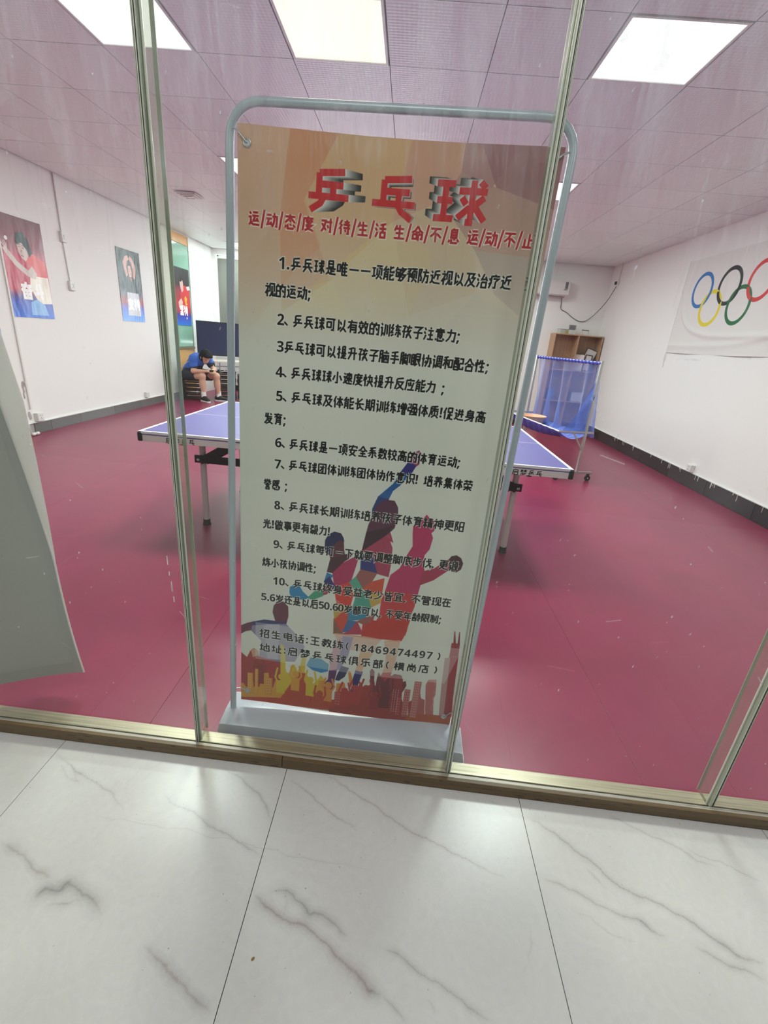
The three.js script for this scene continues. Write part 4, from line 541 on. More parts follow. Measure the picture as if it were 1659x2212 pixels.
// ---------- ball catching net ----------
{
  const t = thing('ball_catch_net', 'blue mesh ball catching net on a wheeled steel frame', 'ball net', [2.15, 0, -5.46], 1.779), W = 1.55, H = 1.385;
  const tubeMat = mat(lin(0.5, 0.5, 0.47), 0.35, { metalness: 0.75 }), blueDark = mat(lin(0.025, 0.022, 0.24), 0.6, { side: THREE.DoubleSide }), blueMid = mat(lin(0.07, 0.14, 0.62), 0.6, { side: THREE.DoubleSide, transmission: 0.35, thickness: 0 });
  const netMat = mat(lin(0.2, 0.3, 0.8), 0.8, { side: THREE.DoubleSide, transparent: true, opacity: 0.52, transmission: 0.5, thickness: 0 });
  for (const x of [0, W]) {
    obj('post', rspan(x - 0.014, x + 0.014, 0.1, H, -0.014, 0.014, 0.003), tubeMat, t);
    obj('foot_bar', rspan(x - 0.014, x + 0.014, 0.085, 0.113, -0.3, 0.2, 0.003), tubeMat, t);
    for (const z of [-0.26, 0.16]) { const w = obj('caster', [new THREE.CylinderGeometry(0.034, 0.034, 0.024, 20).rotateZ(Math.PI / 2).translate(x, 0.034, z), box(0.03, 0.03, 0.02, x, 0.075, z)], M.rubber, t); obj('wheel_hub', new THREE.CylinderGeometry(0.01, 0.01, 0.028, 12).rotateZ(Math.PI / 2).translate(x, 0.034, z), M.steel, w); }
    obj('side_arm', rspan(x - 0.011, x + 0.011, 0.572, 0.594, -0.34, 0.1, 0.003), tubeMat, t);
    obj('arm_strut', bar([x, 0.575, -0.15], [x, 0.38, -0.01], 0.016, 0.016), tubeMat, t);
  }
  obj('top_rail', rod([0, H - 0.02, 0], [W, H - 0.02, 0], 0.01), tubeMat, t);
  obj('front_rail', rod([0, 0.583, -0.335], [W, 0.583, -0.335], 0.009), M.white, t);
  obj('rail_sleeve', sheet((u, v) => { const a = v * 6.3; const k = 1 + 0.25 * Math.sin(u * 130); return [u * W, H - 0.026 + 0.017 * k * Math.sin(a), 0.015 * k * Math.cos(a)]; }, 160, 10), mat(lin(0.03, 0.045, 0.4), 0.6, { side: THREE.DoubleSide }), t);
  obj('back_netting', sheet((u, v) => { const f = 1 - v; return [u * W, 0.52 + v * (H - 0.56), 0.02 + (0.05 + 0.04 * f) * Math.sin(u * 26 + 1.2 * Math.sin(u * 9)) * (0.35 + 0.65 * f) + 0.05 * f]; }, 160, 20), netMat, t);
  obj('side_netting', sheet((u, v) => [0.005 + 0.02 * Math.sin(v * 7 + u * 3), 0.56 + v * 0.66, -0.33 * (1 - v) * u * (0.45 + 0.55 * (1 - v))], 10, 20), mat(lin(0.1, 0.22, 0.75), 0.7, { side: THREE.DoubleSide, transparent: true, opacity: 0.72, transmission: 0.45, thickness: 0 }), t);
  obj('catch_tray', sheet((u, v) => [u * W, 0.575 - 0.075 * Math.sin(Math.PI * Math.min(1, v * 1.05)) - 0.03 * Math.sin(Math.PI * u) + 0.004 * Math.sin(u * 90) * v, -0.335 + v * 0.4], 90, 14), blueMid, t);
  obj('tray_skirt', sheet((u, v) => [u * W, 0.583 - v * (0.065 + 0.06 * Math.sin(Math.PI * u)) , -0.342 + 0.05 * v * v + 0.004 * Math.sin(u * 60)], 80, 8), blueDark, t);
  const base = V3(1.0, 0, -0.17).applyAxisAngle(V3(0, 1, 0), 1.779).add(V3(2.15, 0, -5.46));
  const b = obj('wash_basin', new THREE.LatheGeometry([[0.001, 0], [0.11, 0], [0.118, 0.006], [0.16, 0.105], [0.17, 0.108], [0.17, 0.113], [0.157, 0.113], [0.112, 0.012], [0.001, 0.01]].map(([x, y]) => new THREE.Vector2(x, y)), 40), mat(lin(0.82, 0.45, 0.27), 0.4));
  b.position.set(base.x, 0.5, base.z); tag(b, 'peach plastic basin lying in the blue catch tray', 'basin');
}

// ---------- shelf and the things on it ----------
const WOOD = (() => { const [c, g] = canvas(256, 1024); g.fillStyle = '#c79f7c'; g.fillRect(0, 0, 256, 1024); for (let i = 0; i < 300; i++) { g.strokeStyle = `rgba(${rnd() < 0.5 ? '140,100,70' : '222,186,150'},${0.05 + rnd() * 0.15})`; g.lineWidth = 0.6 + rnd() * 3; const x = rnd() * 256; g.beginPath(); g.moveTo(x, 0); g.bezierCurveTo(x + rnd() * 16, 300, x - rnd() * 16, 700, x + (rnd() - 0.5) * 20, 1024); g.stroke(); } return texture(c); })();
{
  const x0 = 2.69, x1 = 3.585, z0 = ZR + 0.005, z1 = -9.3, T = 0.018, wood = mat(lin(0.85, 0.85, 0.85), 0.55, { map: WOOD }), top = 1.785;
  const s = thing('bookshelf', 'light wooden open shelf unit against the far wall behind the blue net', 'shelf', [x0, 0, z1]), w = x1 - x0, d = z1 - z0;
  for (const x of [0, w - T]) obj('side_panel', rspan(x, x + T, 0, top, -d, 0, 0.002), wood, s);
  obj('divider', rspan(w / 2 - T / 2, w / 2 + T / 2, 0.05, top - T, -d, -0.005, 0.002), wood, s);
  for (const y of [0.05, 0.57, 1.15, top]) obj('shelf_board', rspan(T, w - T, y - T, y, -d, 0, 0.002), wood, s);
  obj('back_panel', span(0.004, w - 0.004, 0.04, top - 0.004, -d, -d + 0.006), wood, s);
  const paper = (() => { const [c, g] = canvas(128, 160); g.fillStyle = '#e6d8d6'; g.fillRect(0, 0, 128, 160); g.fillStyle = '#b0404c'; g.font = 'bold 46px sans-serif'; g.textAlign = 'center'; g.save(); g.translate(86, 100); g.rotate(-0.25); g.fillText('T', 0, 0); g.fillText('V', 10, 34); g.restore(); return texture(c); })();
  const bag = thing('paper_bag', 'white paper bag with red lettering standing in the wooden shelf', 'bag', [x0 + 0.56, 1.15, z1 - 0.13], -0.2);
  obj('bag_body', loft([0, 0.5, 1].map((f) => [[-0.09, 0.05], [0.09, 0.05], [0.085 + 0.01 * f, -0.05 + 0.02 * f], [-0.085, -0.05 + 0.02 * f]].map(([x, z]) => [x * (1 + 0.05 * f), f * 0.29, z * (1 - 0.3 * f)]))), M.whitePlastic, bag);
  obj('red_print', new THREE.PlaneGeometry(0.15, 0.19).rotateX(-0.052).translate(0, 0.175, 0.0425), mat(lin(1, 1, 1), 0.6, { map: paper }), bag);
  const pic = (text, w, h, x, z, lean, turn, y = 1.15) => { const p = thing('picture_frame', text, 'picture frame', [x, y, z], turn); const q = new THREE.Euler(0, 0, lean); const R = (g) => g.applyMatrix4(new THREE.Matrix4().makeRotationFromEuler(q)); obj('frame', R(join([box(w, 0.016, 0.016, 0, 0.008, 0), box(w, 0.016, 0.016, 0, h - 0.008, 0), box(0.016, h, 0.016, -w / 2 + 0.008, h / 2, 0), box(0.016, h, 0.016, w / 2 - 0.008, h / 2, 0)])), mat(lin(0.06, 0.035, 0.035), 0.4), p); obj('certificate', R(box(w - 0.03, h - 0.03, 0.004, 0, h / 2, 0)), mat(lin(0.62, 0.58, 0.56), 0.35), p); obj('prop', R(bar([0, h * 0.6, -0.008], [0, 0.01, -0.07], 0.03, 0.003)), M.black, p); };
  pic('large dark framed certificate leaning in the right bay of the wooden shelf', 0.21, 0.42, x0 + 0.68, z1 - 0.17, -0.3, -0.3); pic('small dark framed certificate beside the paper bag on the shelf', 0.13, 0.3, x0 + 0.7, z1 - 0.06, -0.1, -0.2);
  const stand = (text, x, h, plate) => { const p = thing('display_easel', text, 'display stand', [x, top, z1 - 0.14]); for (const s of [-1, 1]) obj('upright', tube([[s * 0.06 - 0.01, 0, 0.03], [s * 0.06 - 0.005, h * 0.5, 0.02], [s * 0.06 + 0.01, h, -0.02]], 0.006, 16, 6), M.steel, p); obj('plate', rbox(0.135, plate, 0.008, 0.002).rotateX(-0.3).translate(0.005, h - plate / 2, -0.01), mat(lin(0.2, 0.2, 0.2), 0.4, { metalness: 0.4 }), p); obj('foot', rbox(0.13, 0.008, 0.05, 0.003, -0.01, 0.004, 0.01), M.steel, p); };
  stand('tall steel display easel with a grey plate on top of the shelf', x0 + 0.33, 0.165, 0.085); stand('low steel display easel with a dark top bar on the shelf', x0 + 0.58, 0.1, 0.02);
  const bx = thing('cardboard_box', 'small pale box with yellow print on top of the wooden shelf', 'box', [x0 + 0.17, top, z1 - 0.15], 0.2); obj('carton', rbox(0.17, 0.075, 0.13, 0.004, 0, 0.0375, 0), mat(lin(0.5, 0.5, 0.46), 0.6), bx); obj('yellow_panel', box(0.06, 0.05, 0.002, 0.045, 0.036, 0.066), mat(lin(0.42, 0.34, 0.08), 0.5), bx); obj('lid_flap', box(0.18, 0.006, 0.14, 0, 0.079, 0), mat(lin(0.42, 0.38, 0.4), 0.6), bx);
  for (const [x, y, ww, h, col, word] of [[0.1, 0.57, 0.1, 0.2, lin(0.1, 0.2, 0.45), 'blue box stored in the wooden shelf behind the net'], [0.6, 0.57, 0.22, 0.16, lin(0.55, 0.58, 0.62), 'pale plastic tub stored in the wooden shelf behind the net']]) { const k = thing('storage_box', word, 'box', [x0 + x + 0.06, y, z1 - 0.14]); obj('tub', rbox(ww, h, 0.18, 0.01, 0, h / 2, 0), mat(col, 0.5), k); obj('lid', rbox(ww + 0.012, 0.015, 0.192, 0.005, 0, h + 0.008, 0), mat(col, 0.4), k); }
}

// ---------- air conditioner, cable, sockets, conduits ----------
{
  const ac = thing('air_conditioner', 'white split air conditioner high on the far wall', 'air conditioner', [2.42, 2.42, ZR]);
  obj('housing', loft([-0.4, 0.4].map((x) => [[0.0, 0.0], [0.15, 0.0], [0.19, 0.03], [0.195, 0.2], [0.17, 0.265], [0, 0.27]].map(([z, y]) => [x, y, z]))), M.whitePlastic, ac);
  obj('louvre', rbox(0.7, 0.012, 0.1, 0.003, 0, 0.002, 0.1).rotateX(0.08), mat(lin(0.25, 0.24, 0.24), 0.5), ac);
  label(obj('display_panel', [rbox(0.05, 0.11, 0.006, 0.002, 0.34, 0.18, 0.196), rbox(0.06, 0.012, 0.008, 0.002, 0.33, 0.11, 0.196)], mat(lin(0.16, 0.16, 0.17), 0.3), ac), 'dark display strip');
  tag(obj('power_cord', tube([[2.76, 2.42, ZR + 0.03], [2.77, 2.33, ZR + 0.02], [2.79, 2.22, ZR + 0.015], [2.9, 2.17, ZR + 0.012], [3.03, 2.09, ZR + 0.012], [3.16, 2.035, ZR + 0.012], [3.28, 2.04, ZR + 0.02], [3.42, 2.18, ZR + 0.08], [3.53, 2.4, ZR + 0.22], [3.585, 2.63, -9.27]], 0.006, 90, 6), mat(lin(0.1, 0.07, 0.07), 0.6)), 'thin dark cord sagging from the air conditioner to the corner socket', 'cord');
}
function outlet(name, text, category, p, turn, w = 0.086, h = 0.086, deep = 0.034, group, kind = 0) {
  const s = thing(name, text, category, p, turn, group);
  obj('back_box', rbox(w, h, deep, 0.006, 0, 0, deep / 2), M.whitePlastic, s);
  obj('face_plate', rbox(w - 0.008, h - 0.008, 0.004, 0.0015, 0, 0, deep + 0.001), M.white, s);
  if (kind) obj('rocker', rbox(0.03, 0.05, 0.008, 0.003, 0, 0, deep + 0.004), M.whitePlastic, s);
  else obj('pin_holes', [[-0.014, 0.018], [0.014, 0.018], [0, -0.006], [-0.012, -0.022], [0.012, -0.022]].map(([x, y]) => box(0.004, 0.011, 0.002, x, y, deep + 0.0036)), M.darkGap, s);
  return s;
}
const L = Math.PI / 2;
outlet('wall_switch', 'white switch box on the conduit between the two posters, upper one', 'switch', [XL, 2.31, -6.39], L, 0.09, 0.12, 0.035, null, 1);
outlet('wall_socket', 'white socket at the lower end of the conduit between the two posters', 'socket', [XL, 1.755, -6.42], L, 0.1, 0.11);
outlet('wall_socket', 'white double socket above the bare gap in the left baseboard', 'socket', [XL, 0.195, -5.2], L, 0.1, 0.1, 0.05);
outlet('wall_socket', 'white socket just past the gap in the left baseboard', 'socket', [XL, 0.195, -5.46], L, 0.1, 0.1, 0.05);
outlet('wall_socket', 'white socket above the left baseboard near the coloured panel', 'socket', [XL, 0.2, -7.94], L, 0.09, 0.09, 0.045);
outlet('wall_socket', 'white socket on the right wall below the rings flag', 'socket', [XR, 0.235, -5.65], -L, 0.09, 0.09, 0.05);
{
  const s = outlet('wall_socket', 'white socket high in the corner with a dark plug in it', 'socket', [XR, 2.69, -9.27], -L); label(obj('plug', rbox(0.035, 0.05, 0.03, 0.006, 0, -0.01, 0.05), M.black, s), 'dark plug');
  const con = (text, pts) => { const c = thing('cable_conduit', text, 'conduit', [pts[0][0], pts[0][1], pts[0][2]]); for (let i = 0; i + 1 < pts.length; i++) { const a = pts[i].map((v, k) => v - pts[0][k]), b = pts[i + 1].map((v, k) => v - pts[0][k]); obj('channel', bar(a, b, 0.016, 0.02), M.whitePlastic, c); } return c; };
  con('white conduit from the ceiling down to the switch between the two posters', [[XL + 0.009, 2.985, -6.385], [XL + 0.009, 2.37, -6.388]]);
  con('white conduit joining the switch box to the socket below it', [[XL + 0.009, 2.25, -6.392], [XL + 0.009, 1.81, -6.415]]);
  const c2 = con('white conduit running down past the red poster to the sockets', [[XL + 0.009, 2.985, -5.39], [XL + 0.009, 1.3, -5.375], [XL + 0.009, 0.3, -5.372]]);
  obj('clip', rbox(0.022, 0.05, 0.035, 0.004, 0, -2.39, 0.018), M.whitePlastic, c2);
  con('short white conduit from the ceiling to the high corner socket', [[XR - 0.009, 2.985, -9.24], [XR - 0.009, 2.73, -9.262]]);
  const blot = (pts) => { const sh = new THREE.Shape(pts.map(([x, y]) => new THREE.Vector2(x, y))); return new THREE.ExtrudeGeometry(sh, { depth: 0.0015, bevelEnabled: false }).rotateY(L); };
  obj('plaster_patch', blot([[0, 0], [0.012, 0.02], [0.006, 0.06], [0.022, 0.09], [0.014, 0.13], [0.03, 0.17], [0.024, 0.21], [-0.006, 0.2], [-0.016, 0.15], [-0.006, 0.1], [-0.018, 0.05], [-0.012, 0.01]]).translate(XL, 0.42, -5.325), mat(lin(0.42, 0.38, 0.37), 0.9), wallLeft);
  obj('plaster_patch', blot([[0, 0], [0.03, 0.005], [0.035, 0.05], [0.02, 0.1], [-0.01, 0.1], [-0.02, 0.05]]).translate(XL, 0.17, -5.34), mat(lin(0.45, 0.42, 0.42), 0.9), wallLeft);
  const wires = thing('loose_cables', 'tangle of pale cables in the gap of the left baseboard', 'cable', [XL + 0.03, 0, -5.2]);
  for (let i = 0; i < 5; i++) obj('cable', tube([[0, 0.13, 0.08 - i * 0.04], [0.01, 0.07 + rnd() * 0.03, 0.05 - i * 0.03], [0.02, 0.02 + rnd() * 0.02, -0.02 * i], [0.03, 0.014, -0.1 + rnd() * 0.05]], 0.004, 24, 6), i % 2 ? mat(lin(0.4, 0.38, 0.34), 0.6) : M.whitePlastic, wires);
  for (const z of [-0.06, -0.12]) obj('white_plug', new THREE.CapsuleGeometry(0.02, 0.02, 4, 12).rotateX(L).translate(0.05, 0.021, z), M.whitePlastic, wires);
}

// ---------- posters ----------
function poster(name, text, p, w, h, paint, turn = L, rough = 0.3) {
  const [c, g] = canvas(400, Math.round((400 * h) / w)); g.scale(400 / 100, 400 / 100); paint(g, (100 * h) / w);
  const o = obj(name, sheet((u, v) => [(u - 0.5) * w, v * h, 0.004 + 0.003 * noise.noise(u * 4, v * 4, p[2]) + 0.0012 * noise.noise(u * 14, v * 9, p[2])], 50, 50), new THREE.MeshPhysicalMaterial({ map: texture(c), roughness: rough, clearcoat: 0.2, clearcoatRoughness: 0.1, bumpMap: rep(softBump, 1.4, 0.7), bumpScale: 0.005, side: THREE.DoubleSide }));
  o.position.set(...p); o.rotation.y = turn; return tag(o, text, 'poster');
}
const flood = (g, h, stops) => { const q = g.createLinearGradient(0, 0, 0, h); stops.forEach(([a, c]) => q.addColorStop(a, c)); g.fillStyle = q; g.fillRect(0, 0, 100, h); };
poster('wall_poster', 'red poster of a player tossing a ball, with white lettering', [XL + 0.002, 1.335, -5.715], 0.63, 1.04, (g, h) => {
  flood(g, h, [[0, '#6b2436'], [0.28, '#8a2942'], [0.4, '#c02850'], [0.72, '#b92c4c'], [0.78, '#5a2a80'], [0.84, '#2a45b8'], [1, '#2668d8']]);
  poly(g, [48, 62, 70, 55, 96, 66, 100, 95, 66, 92, 56, 80], '#d83a42'); poly(g, [54, 92, 98, 92, 100, 138, 66, 140, 50, 112], '#e8ddd0');
  poly(g, [8, 50, 14, 56, 30, 72, 52, 84, 62, 76, 72, 88, 66, 98, 48, 94, 24, 80, 10, 66, 2, 56], '#c9b6ae'); poly(g, [34, 40, 46, 34, 56, 42, 58, 60, 50, 70, 42, 66, 36, 56], '#cdb2ac');
  poly(g, [32, 42, 36, 26, 52, 22, 64, 34, 68, 54, 60, 62, 56, 50, 46, 40, 36, 44], '#1c2228'); g.fillStyle = '#efe9e2'; g.beginPath(); g.arc(13, 38, 3.4, 0, 7); g.fill();
  g.strokeStyle = '#5a3a38'; g.lineWidth = 1; for (const q of [[37, 44, 43, 43], [46, 44, 52, 46], [38, 47, 42, 47], [46, 48, 51, 49], [43, 52, 42, 56], [41, 61, 47, 62]]) { g.beginPath(); g.moveTo(q[0], q[1]); g.lineTo(q[2], q[3]); g.stroke(); }
  g.strokeStyle = '#c9b6ae'; g.lineWidth = 1.7; for (const q of [[8, 54, 1, 46], [9, 53, 4, 43], [11, 53, 8, 42], [12, 55, 12, 45], [8, 57, 1, 54]]) { g.beginPath(); g.moveTo(q[0], q[1]); g.lineTo(q[2], q[3]); g.stroke(); }
  writeLine(g, '奋斗', 26, 84, 118, 28, 5.4, '#f0eeee'); poly(g, [46, 138, 62, 132, 80, 142, 86, 160, 44, 160], '#7fb0e6');
});
poster('wall_poster', 'dark poster of an athlete with arms raised overhead, white lettering', [XL + 0.002, 1.375, -7.83], 0.63, 1.03, (g, h) => {
  flood(g, h, [[0, '#23242c'], [0.52, '#1f2030'], [0.6, '#6a6478'], [0.72, '#b04a58'], [0.8, '#6a5fc8'], [0.88, '#4a7de0'], [1, '#5f9ff0']]);
  poly(g, [24, 30, 34, 16, 46, 12, 52, 20, 42, 26, 38, 40, 42, 56, 34, 62, 28, 46], '#dba398'); poly(g, [76, 32, 66, 18, 56, 12, 52, 20, 60, 28, 64, 44, 60, 58, 70, 64, 76, 46], '#d99a92');
  poly(g, [38, 38, 44, 28, 58, 28, 64, 40, 62, 62, 42, 62], '#15161c'); poly(g, [44, 36, 54, 34, 58, 48, 56, 60, 48, 62, 44, 52], '#e0a79c'); poly(g, [34, 64, 48, 60, 66, 62, 80, 72, 80, 96, 30, 96], '#1b1c2c'); poly(g, [48, 62, 56, 62, 54, 72], '#c85a5c');
  g.strokeStyle = '#7a4038'; g.lineWidth = 0.9; for (const q of [[46, 42, 49, 42], [52, 42, 55, 43], [50, 46, 49, 49], [48, 54, 53, 54]]) { g.beginPath(); g.moveTo(q[0], q[1]); g.lineTo(q[2], q[3]); g.stroke(); }
  poly(g, [30, 96, 80, 96, 84, 150, 26, 150], '#c9c6d2'); writeLine(g, '支持', 26, 84, 122, 27, 5.4, '#fafafa');
}, L, 0.28);
poster('wall_poster', 'red and blue poster with white lettering on the mint green panel', [XL + 0.022, 1.37, -9.55], 0.63, 1.02, (g, h) => {
  flood(g, h, [[0, '#1f222c'], [0.28, '#34232c'], [0.36, '#8a2440'], [0.6, '#c42a3c'], [0.76, '#b02648'], [0.82, '#3a3ab0'], [1, '#1f80e8']]);
  poly(g, [46, 52, 70, 46, 96, 60, 100, 110, 40, 110, 34, 70], '#d22f38'); poly(g, [34, 36, 50, 28, 58, 42, 56, 62, 46, 68, 38, 56], '#dcb4ae'); poly(g, [32, 36, 38, 20, 58, 18, 62, 36, 54, 32, 40, 40], '#16181f'); poly(g, [76, 50, 96, 46, 100, 56, 84, 60], '#e7dcda'); poly(g, [20, 96, 40, 84, 48, 96, 36, 116, 22, 112], '#e9c3ba');
  poly(g, [60, 82, 68, 76, 78, 84, 72, 94, 80, 100, 66, 104], '#eab62c'); writeLine(g, '坚持', 24, 80, 118, 28, 6, '#fdfdfd'); g.fillStyle = '#f6f0ff'; g.beginPath(); g.arc(70, 140, 3.4, 0, 7); g.fill();
}, L, 0.4);
poster('wall_poster', 'bright blue poster low on the left wall, half hidden by the curtain', [XL + 0.002, 0.735, -4.84], 0.66, 0.9, (g, h) => { flood(g, h, [[0, '#2a9fe0'], [1, '#1286d2']]); poly(g, [0, 20, 60, 10, 84, 50, 90, 90, 70, 120, 0, 130], '#e9f2f6'); poly(g, [0, 30, 50, 22, 76, 60, 80, 100, 40, 116, 0, 120], '#d9c59a'); }, L, 0.35);

// ---------- flag with rings ----------
{
  const f = thing('rings_flag', 'white cloth flag with five interlocking coloured rings on the right wall', 'flag', [XR, 1.56, -5.9], -L), W = 2.2, H = 1.13;
  const K = 900 / W, [c, g] = canvas(900, Math.round(H * K)); g.fillStyle = '#e2dfdd'; g.fillRect(0, 0, 900, 900); g.scale(K, K);
  // along the flag: 0 is the far left end at z = -7.0
  const R = 0.186, w = 0.043, ring = (x, y, col, a0 = 0, a1 = 7) => { g.strokeStyle = col; g.lineWidth = w; g.beginPath(); g.arc(x, H - y, R, a0, a1); g.stroke(); };
  const cs = [[0.453, 0.75, '#2f72b8'], [0.712, 0.53, '#e2cf2a'], [0.97, 0.75, '#1c1e24'], [1.228, 0.53, '#1d6b3c'], [1.487, 0.75, '#d23a3c']];
  for (const i of [0, 2, 4, 1, 3]) ring(...cs[i]);
  for (const [i, a] of [[0, 0.0], [2, 0.0], [2, 2.2], [4, 2.2]]) ring(...cs[i], a - 0.2, a + 0.7);
  obj('flag_cloth', sheet((u, v) => [(u - 0.5) * W, v * H + 0.02 * Math.sin(Math.PI * u) * (v - 1) * 0.6, 0.012 + 0.012 * (1 - v) * (1 - v) * Math.sin(u * 11) + 0.016 * Math.exp(-(((v - 0.18 - 0.5 * Math.exp(-u * 9)) / 0.03) ** 2)) + 0.008 * Math.exp(-(((v - 0.08 - 0.2 * Math.exp(-(1 - u) * 5)) / 0.03) ** 2))], 120, 60), new THREE.MeshPhysicalMaterial({ map: texture(c), roughness: 0.7, side: THREE.DoubleSide }), f);
  obj('hoist_cord', [tube([[-W / 2, 0.0, 0.01], [-W / 2 - 0.02, -0.06, 0.008], [-W / 2 + 0.0, -0.14, 0.008], [-W / 2 + 0.01, -0.2, 0.008]], 0.003, 16, 5), tube([[-W / 2, 0.0, 0.01], [-W / 2 + 0.02, -0.07, 0.008], [-W / 2 - 0.01, -0.15, 0.008]], 0.003, 16, 5)], M.white, f);
  obj('hoist_edge', rod([-W / 2, 0, 0.012], [-W / 2, H, 0.012], 0.005, 8), M.white, f);
}

// ---------- the corner with the television ----------
{
  const turn = 0.62, d = thing('folding_table', 'white topped folding table in front of the television', 'table', [-3.52, 0, -9.98], turn);
  obj('table_top', rspan(-0.62, 0.62, 0.73, 0.757, -0.27, 0.27, 0.004), mat(lin(0.82, 0.78, 0.66), 0.4), d);
  for (const x of [-0.5, 0.5]) for (const z of [-1, 1]) obj('leg', rod([x, 0.73, z * 0.22], [x, 0, z * 0.22], 0.012), M.steel, d);
  obj('brace', [rod([-0.5, 0.55, 0.22], [0.5, 0.6, 0.22], 0.008), rod([-0.5, 0.62, -0.22], [0.5, 0.62, -0.22], 0.008), rod([-0.2, 0.73, 0.2], [-0.5, 0.5, 0.22], 0.008), rod([0.2, 0.73, 0.2], [0.5, 0.5, 0.22], 0.008)], M.steel, d);
  const cup = obj('drinking_glass', new THREE.LatheGeometry([[0.001, 0], [0.024, 0], [0.032, 0.085], [0.03, 0.085], [0.0225, 0.005], [0.001, 0.005]].map(([x, y]) => new THREE.Vector2(x, y)), 24), mat(lin(0.9, 0.92, 0.92), 0.12, { transmission: 0.8, thickness: 0 }));
  cup.position.set(-3.66, 0.757, -9.72); tag(cup, 'clear drinking glass standing on the white folding table', 'glass');
  const tv = thing('television', 'large black flat television standing on the folding table', 'television', [-3.86, 0.757, -9.95], 0.6), W = 1.06, H = 0.66;
  obj('housing', [rspan(-W / 2, W / 2, 0.07, 0.07 + H, -0.05, 0, 0.006), rspan(-W / 2 + 0.12, W / 2 - 0.12, 0.14, H - 0.06, -0.09, -0.05, 0.01)], mat(lin(0.012, 0.012, 0.016), 0.3), tv);
  obj('bezel', [rspan(-W / 2, W / 2, 0.07 + H - 0.018, 0.07 + H, 0.0005, 0.006, 0.002), rspan(-W / 2, W / 2, 0.07, 0.095, 0.0005, 0.006, 0.002), rspan(-W / 2, -W / 2 + 0.016, 0.095, 0.052 + H, 0.0005, 0.006, 0.002), rspan(W / 2 - 0.016, W / 2, 0.095, 0.052 + H, 0.0005, 0.006, 0.002)], mat(lin(0.02, 0.02, 0.025), 0.25), tv);
  label(obj('screen', span(-W / 2 + 0.017, W / 2 - 0.017, 0.096, 0.051 + H, 0.0006, 0.003), mat(lin(0.022, 0.032, 0.09), 0.08, { specularIntensity: 1 }), tv), 'switched off screen mirroring the hall');
  for (const s of [-1, 1]) obj('stand_foot', [bar([s * 0.34, 0.085, -0.02], [s * 0.36, 0.006, 0.09], 0.02, 0.012), bar([s * 0.34, 0.085, -0.02], [s * 0.36, 0.006, -0.12], 0.02, 0.012)], M.black, tv);
}
// black slatted crates, stacked
{
  const dark = mat(lin(0.018, 0.019, 0.022), 0.45), sole = mat(lin(0.45, 0.27, 0.13), 0.7);
  const makeCrate = () => {
    const g = thing('slatted_crate', '', 'crate', [0, 0, 0], 0, 'black slatted crates stacked at the back');
    for (const x of [-1, 1]) for (const z of [-1, 1]) obj('corner_post', rbox(0.035, 0.078, 0.035, 0.004, x * 0.165, 0.04, z * 0.165), dark, g);
    for (const y of [0.022, 0.062]) for (const z of [-1, 1]) obj('slat', rbox(0.3, 0.018, 0.014, 0.003, 0, y, z * 0.168), dark, g);
    for (const y of [0.022, 0.062]) for (const x of [-1, 1]) obj('slat', rbox(0.014, 0.018, 0.3, 0.003, x * 0.168, y, 0), dark, g);
    label(obj('floor_board', rbox(0.32, 0.01, 0.32, 0.003, 0, 0.01, 0), sole, g), 'tan inner board');
    return g;
  };
  const first = makeCrate();
  const piles = [[-4.26, -9.24, 5, 'black slatted crate in the stack the person sits on'], [-3.74, -9.68, 7, 'black slatted crate stacked under the folding table end'], [-3.42, -9.98, 6, 'black slatted crate stacked under the folding table middle']];
  let used = false;
  for (const [x, z, n, words] of piles) for (let k = 0; k < n; k++) {
    let c = first; if (used) { c = first.clone(); c.name = numbered('slatted_crate'); scene.add(c); } used = true;
    c.position.set(x, k * 0.0805, z); c.rotation.y = 0.3 + (k % 2) * 0.05; c.userData = { label: `${k === 0 ? 'lowest' : k === n - 1 ? 'topmost' : ['', 'second', 'third', 'fourth', 'fifth', 'sixth'][k] + ' from the floor'} ${words}`.replace('from the floor black', 'from the floor, black'), category: 'crate', group: 'black slatted crates stacked at the back' };
  }
}

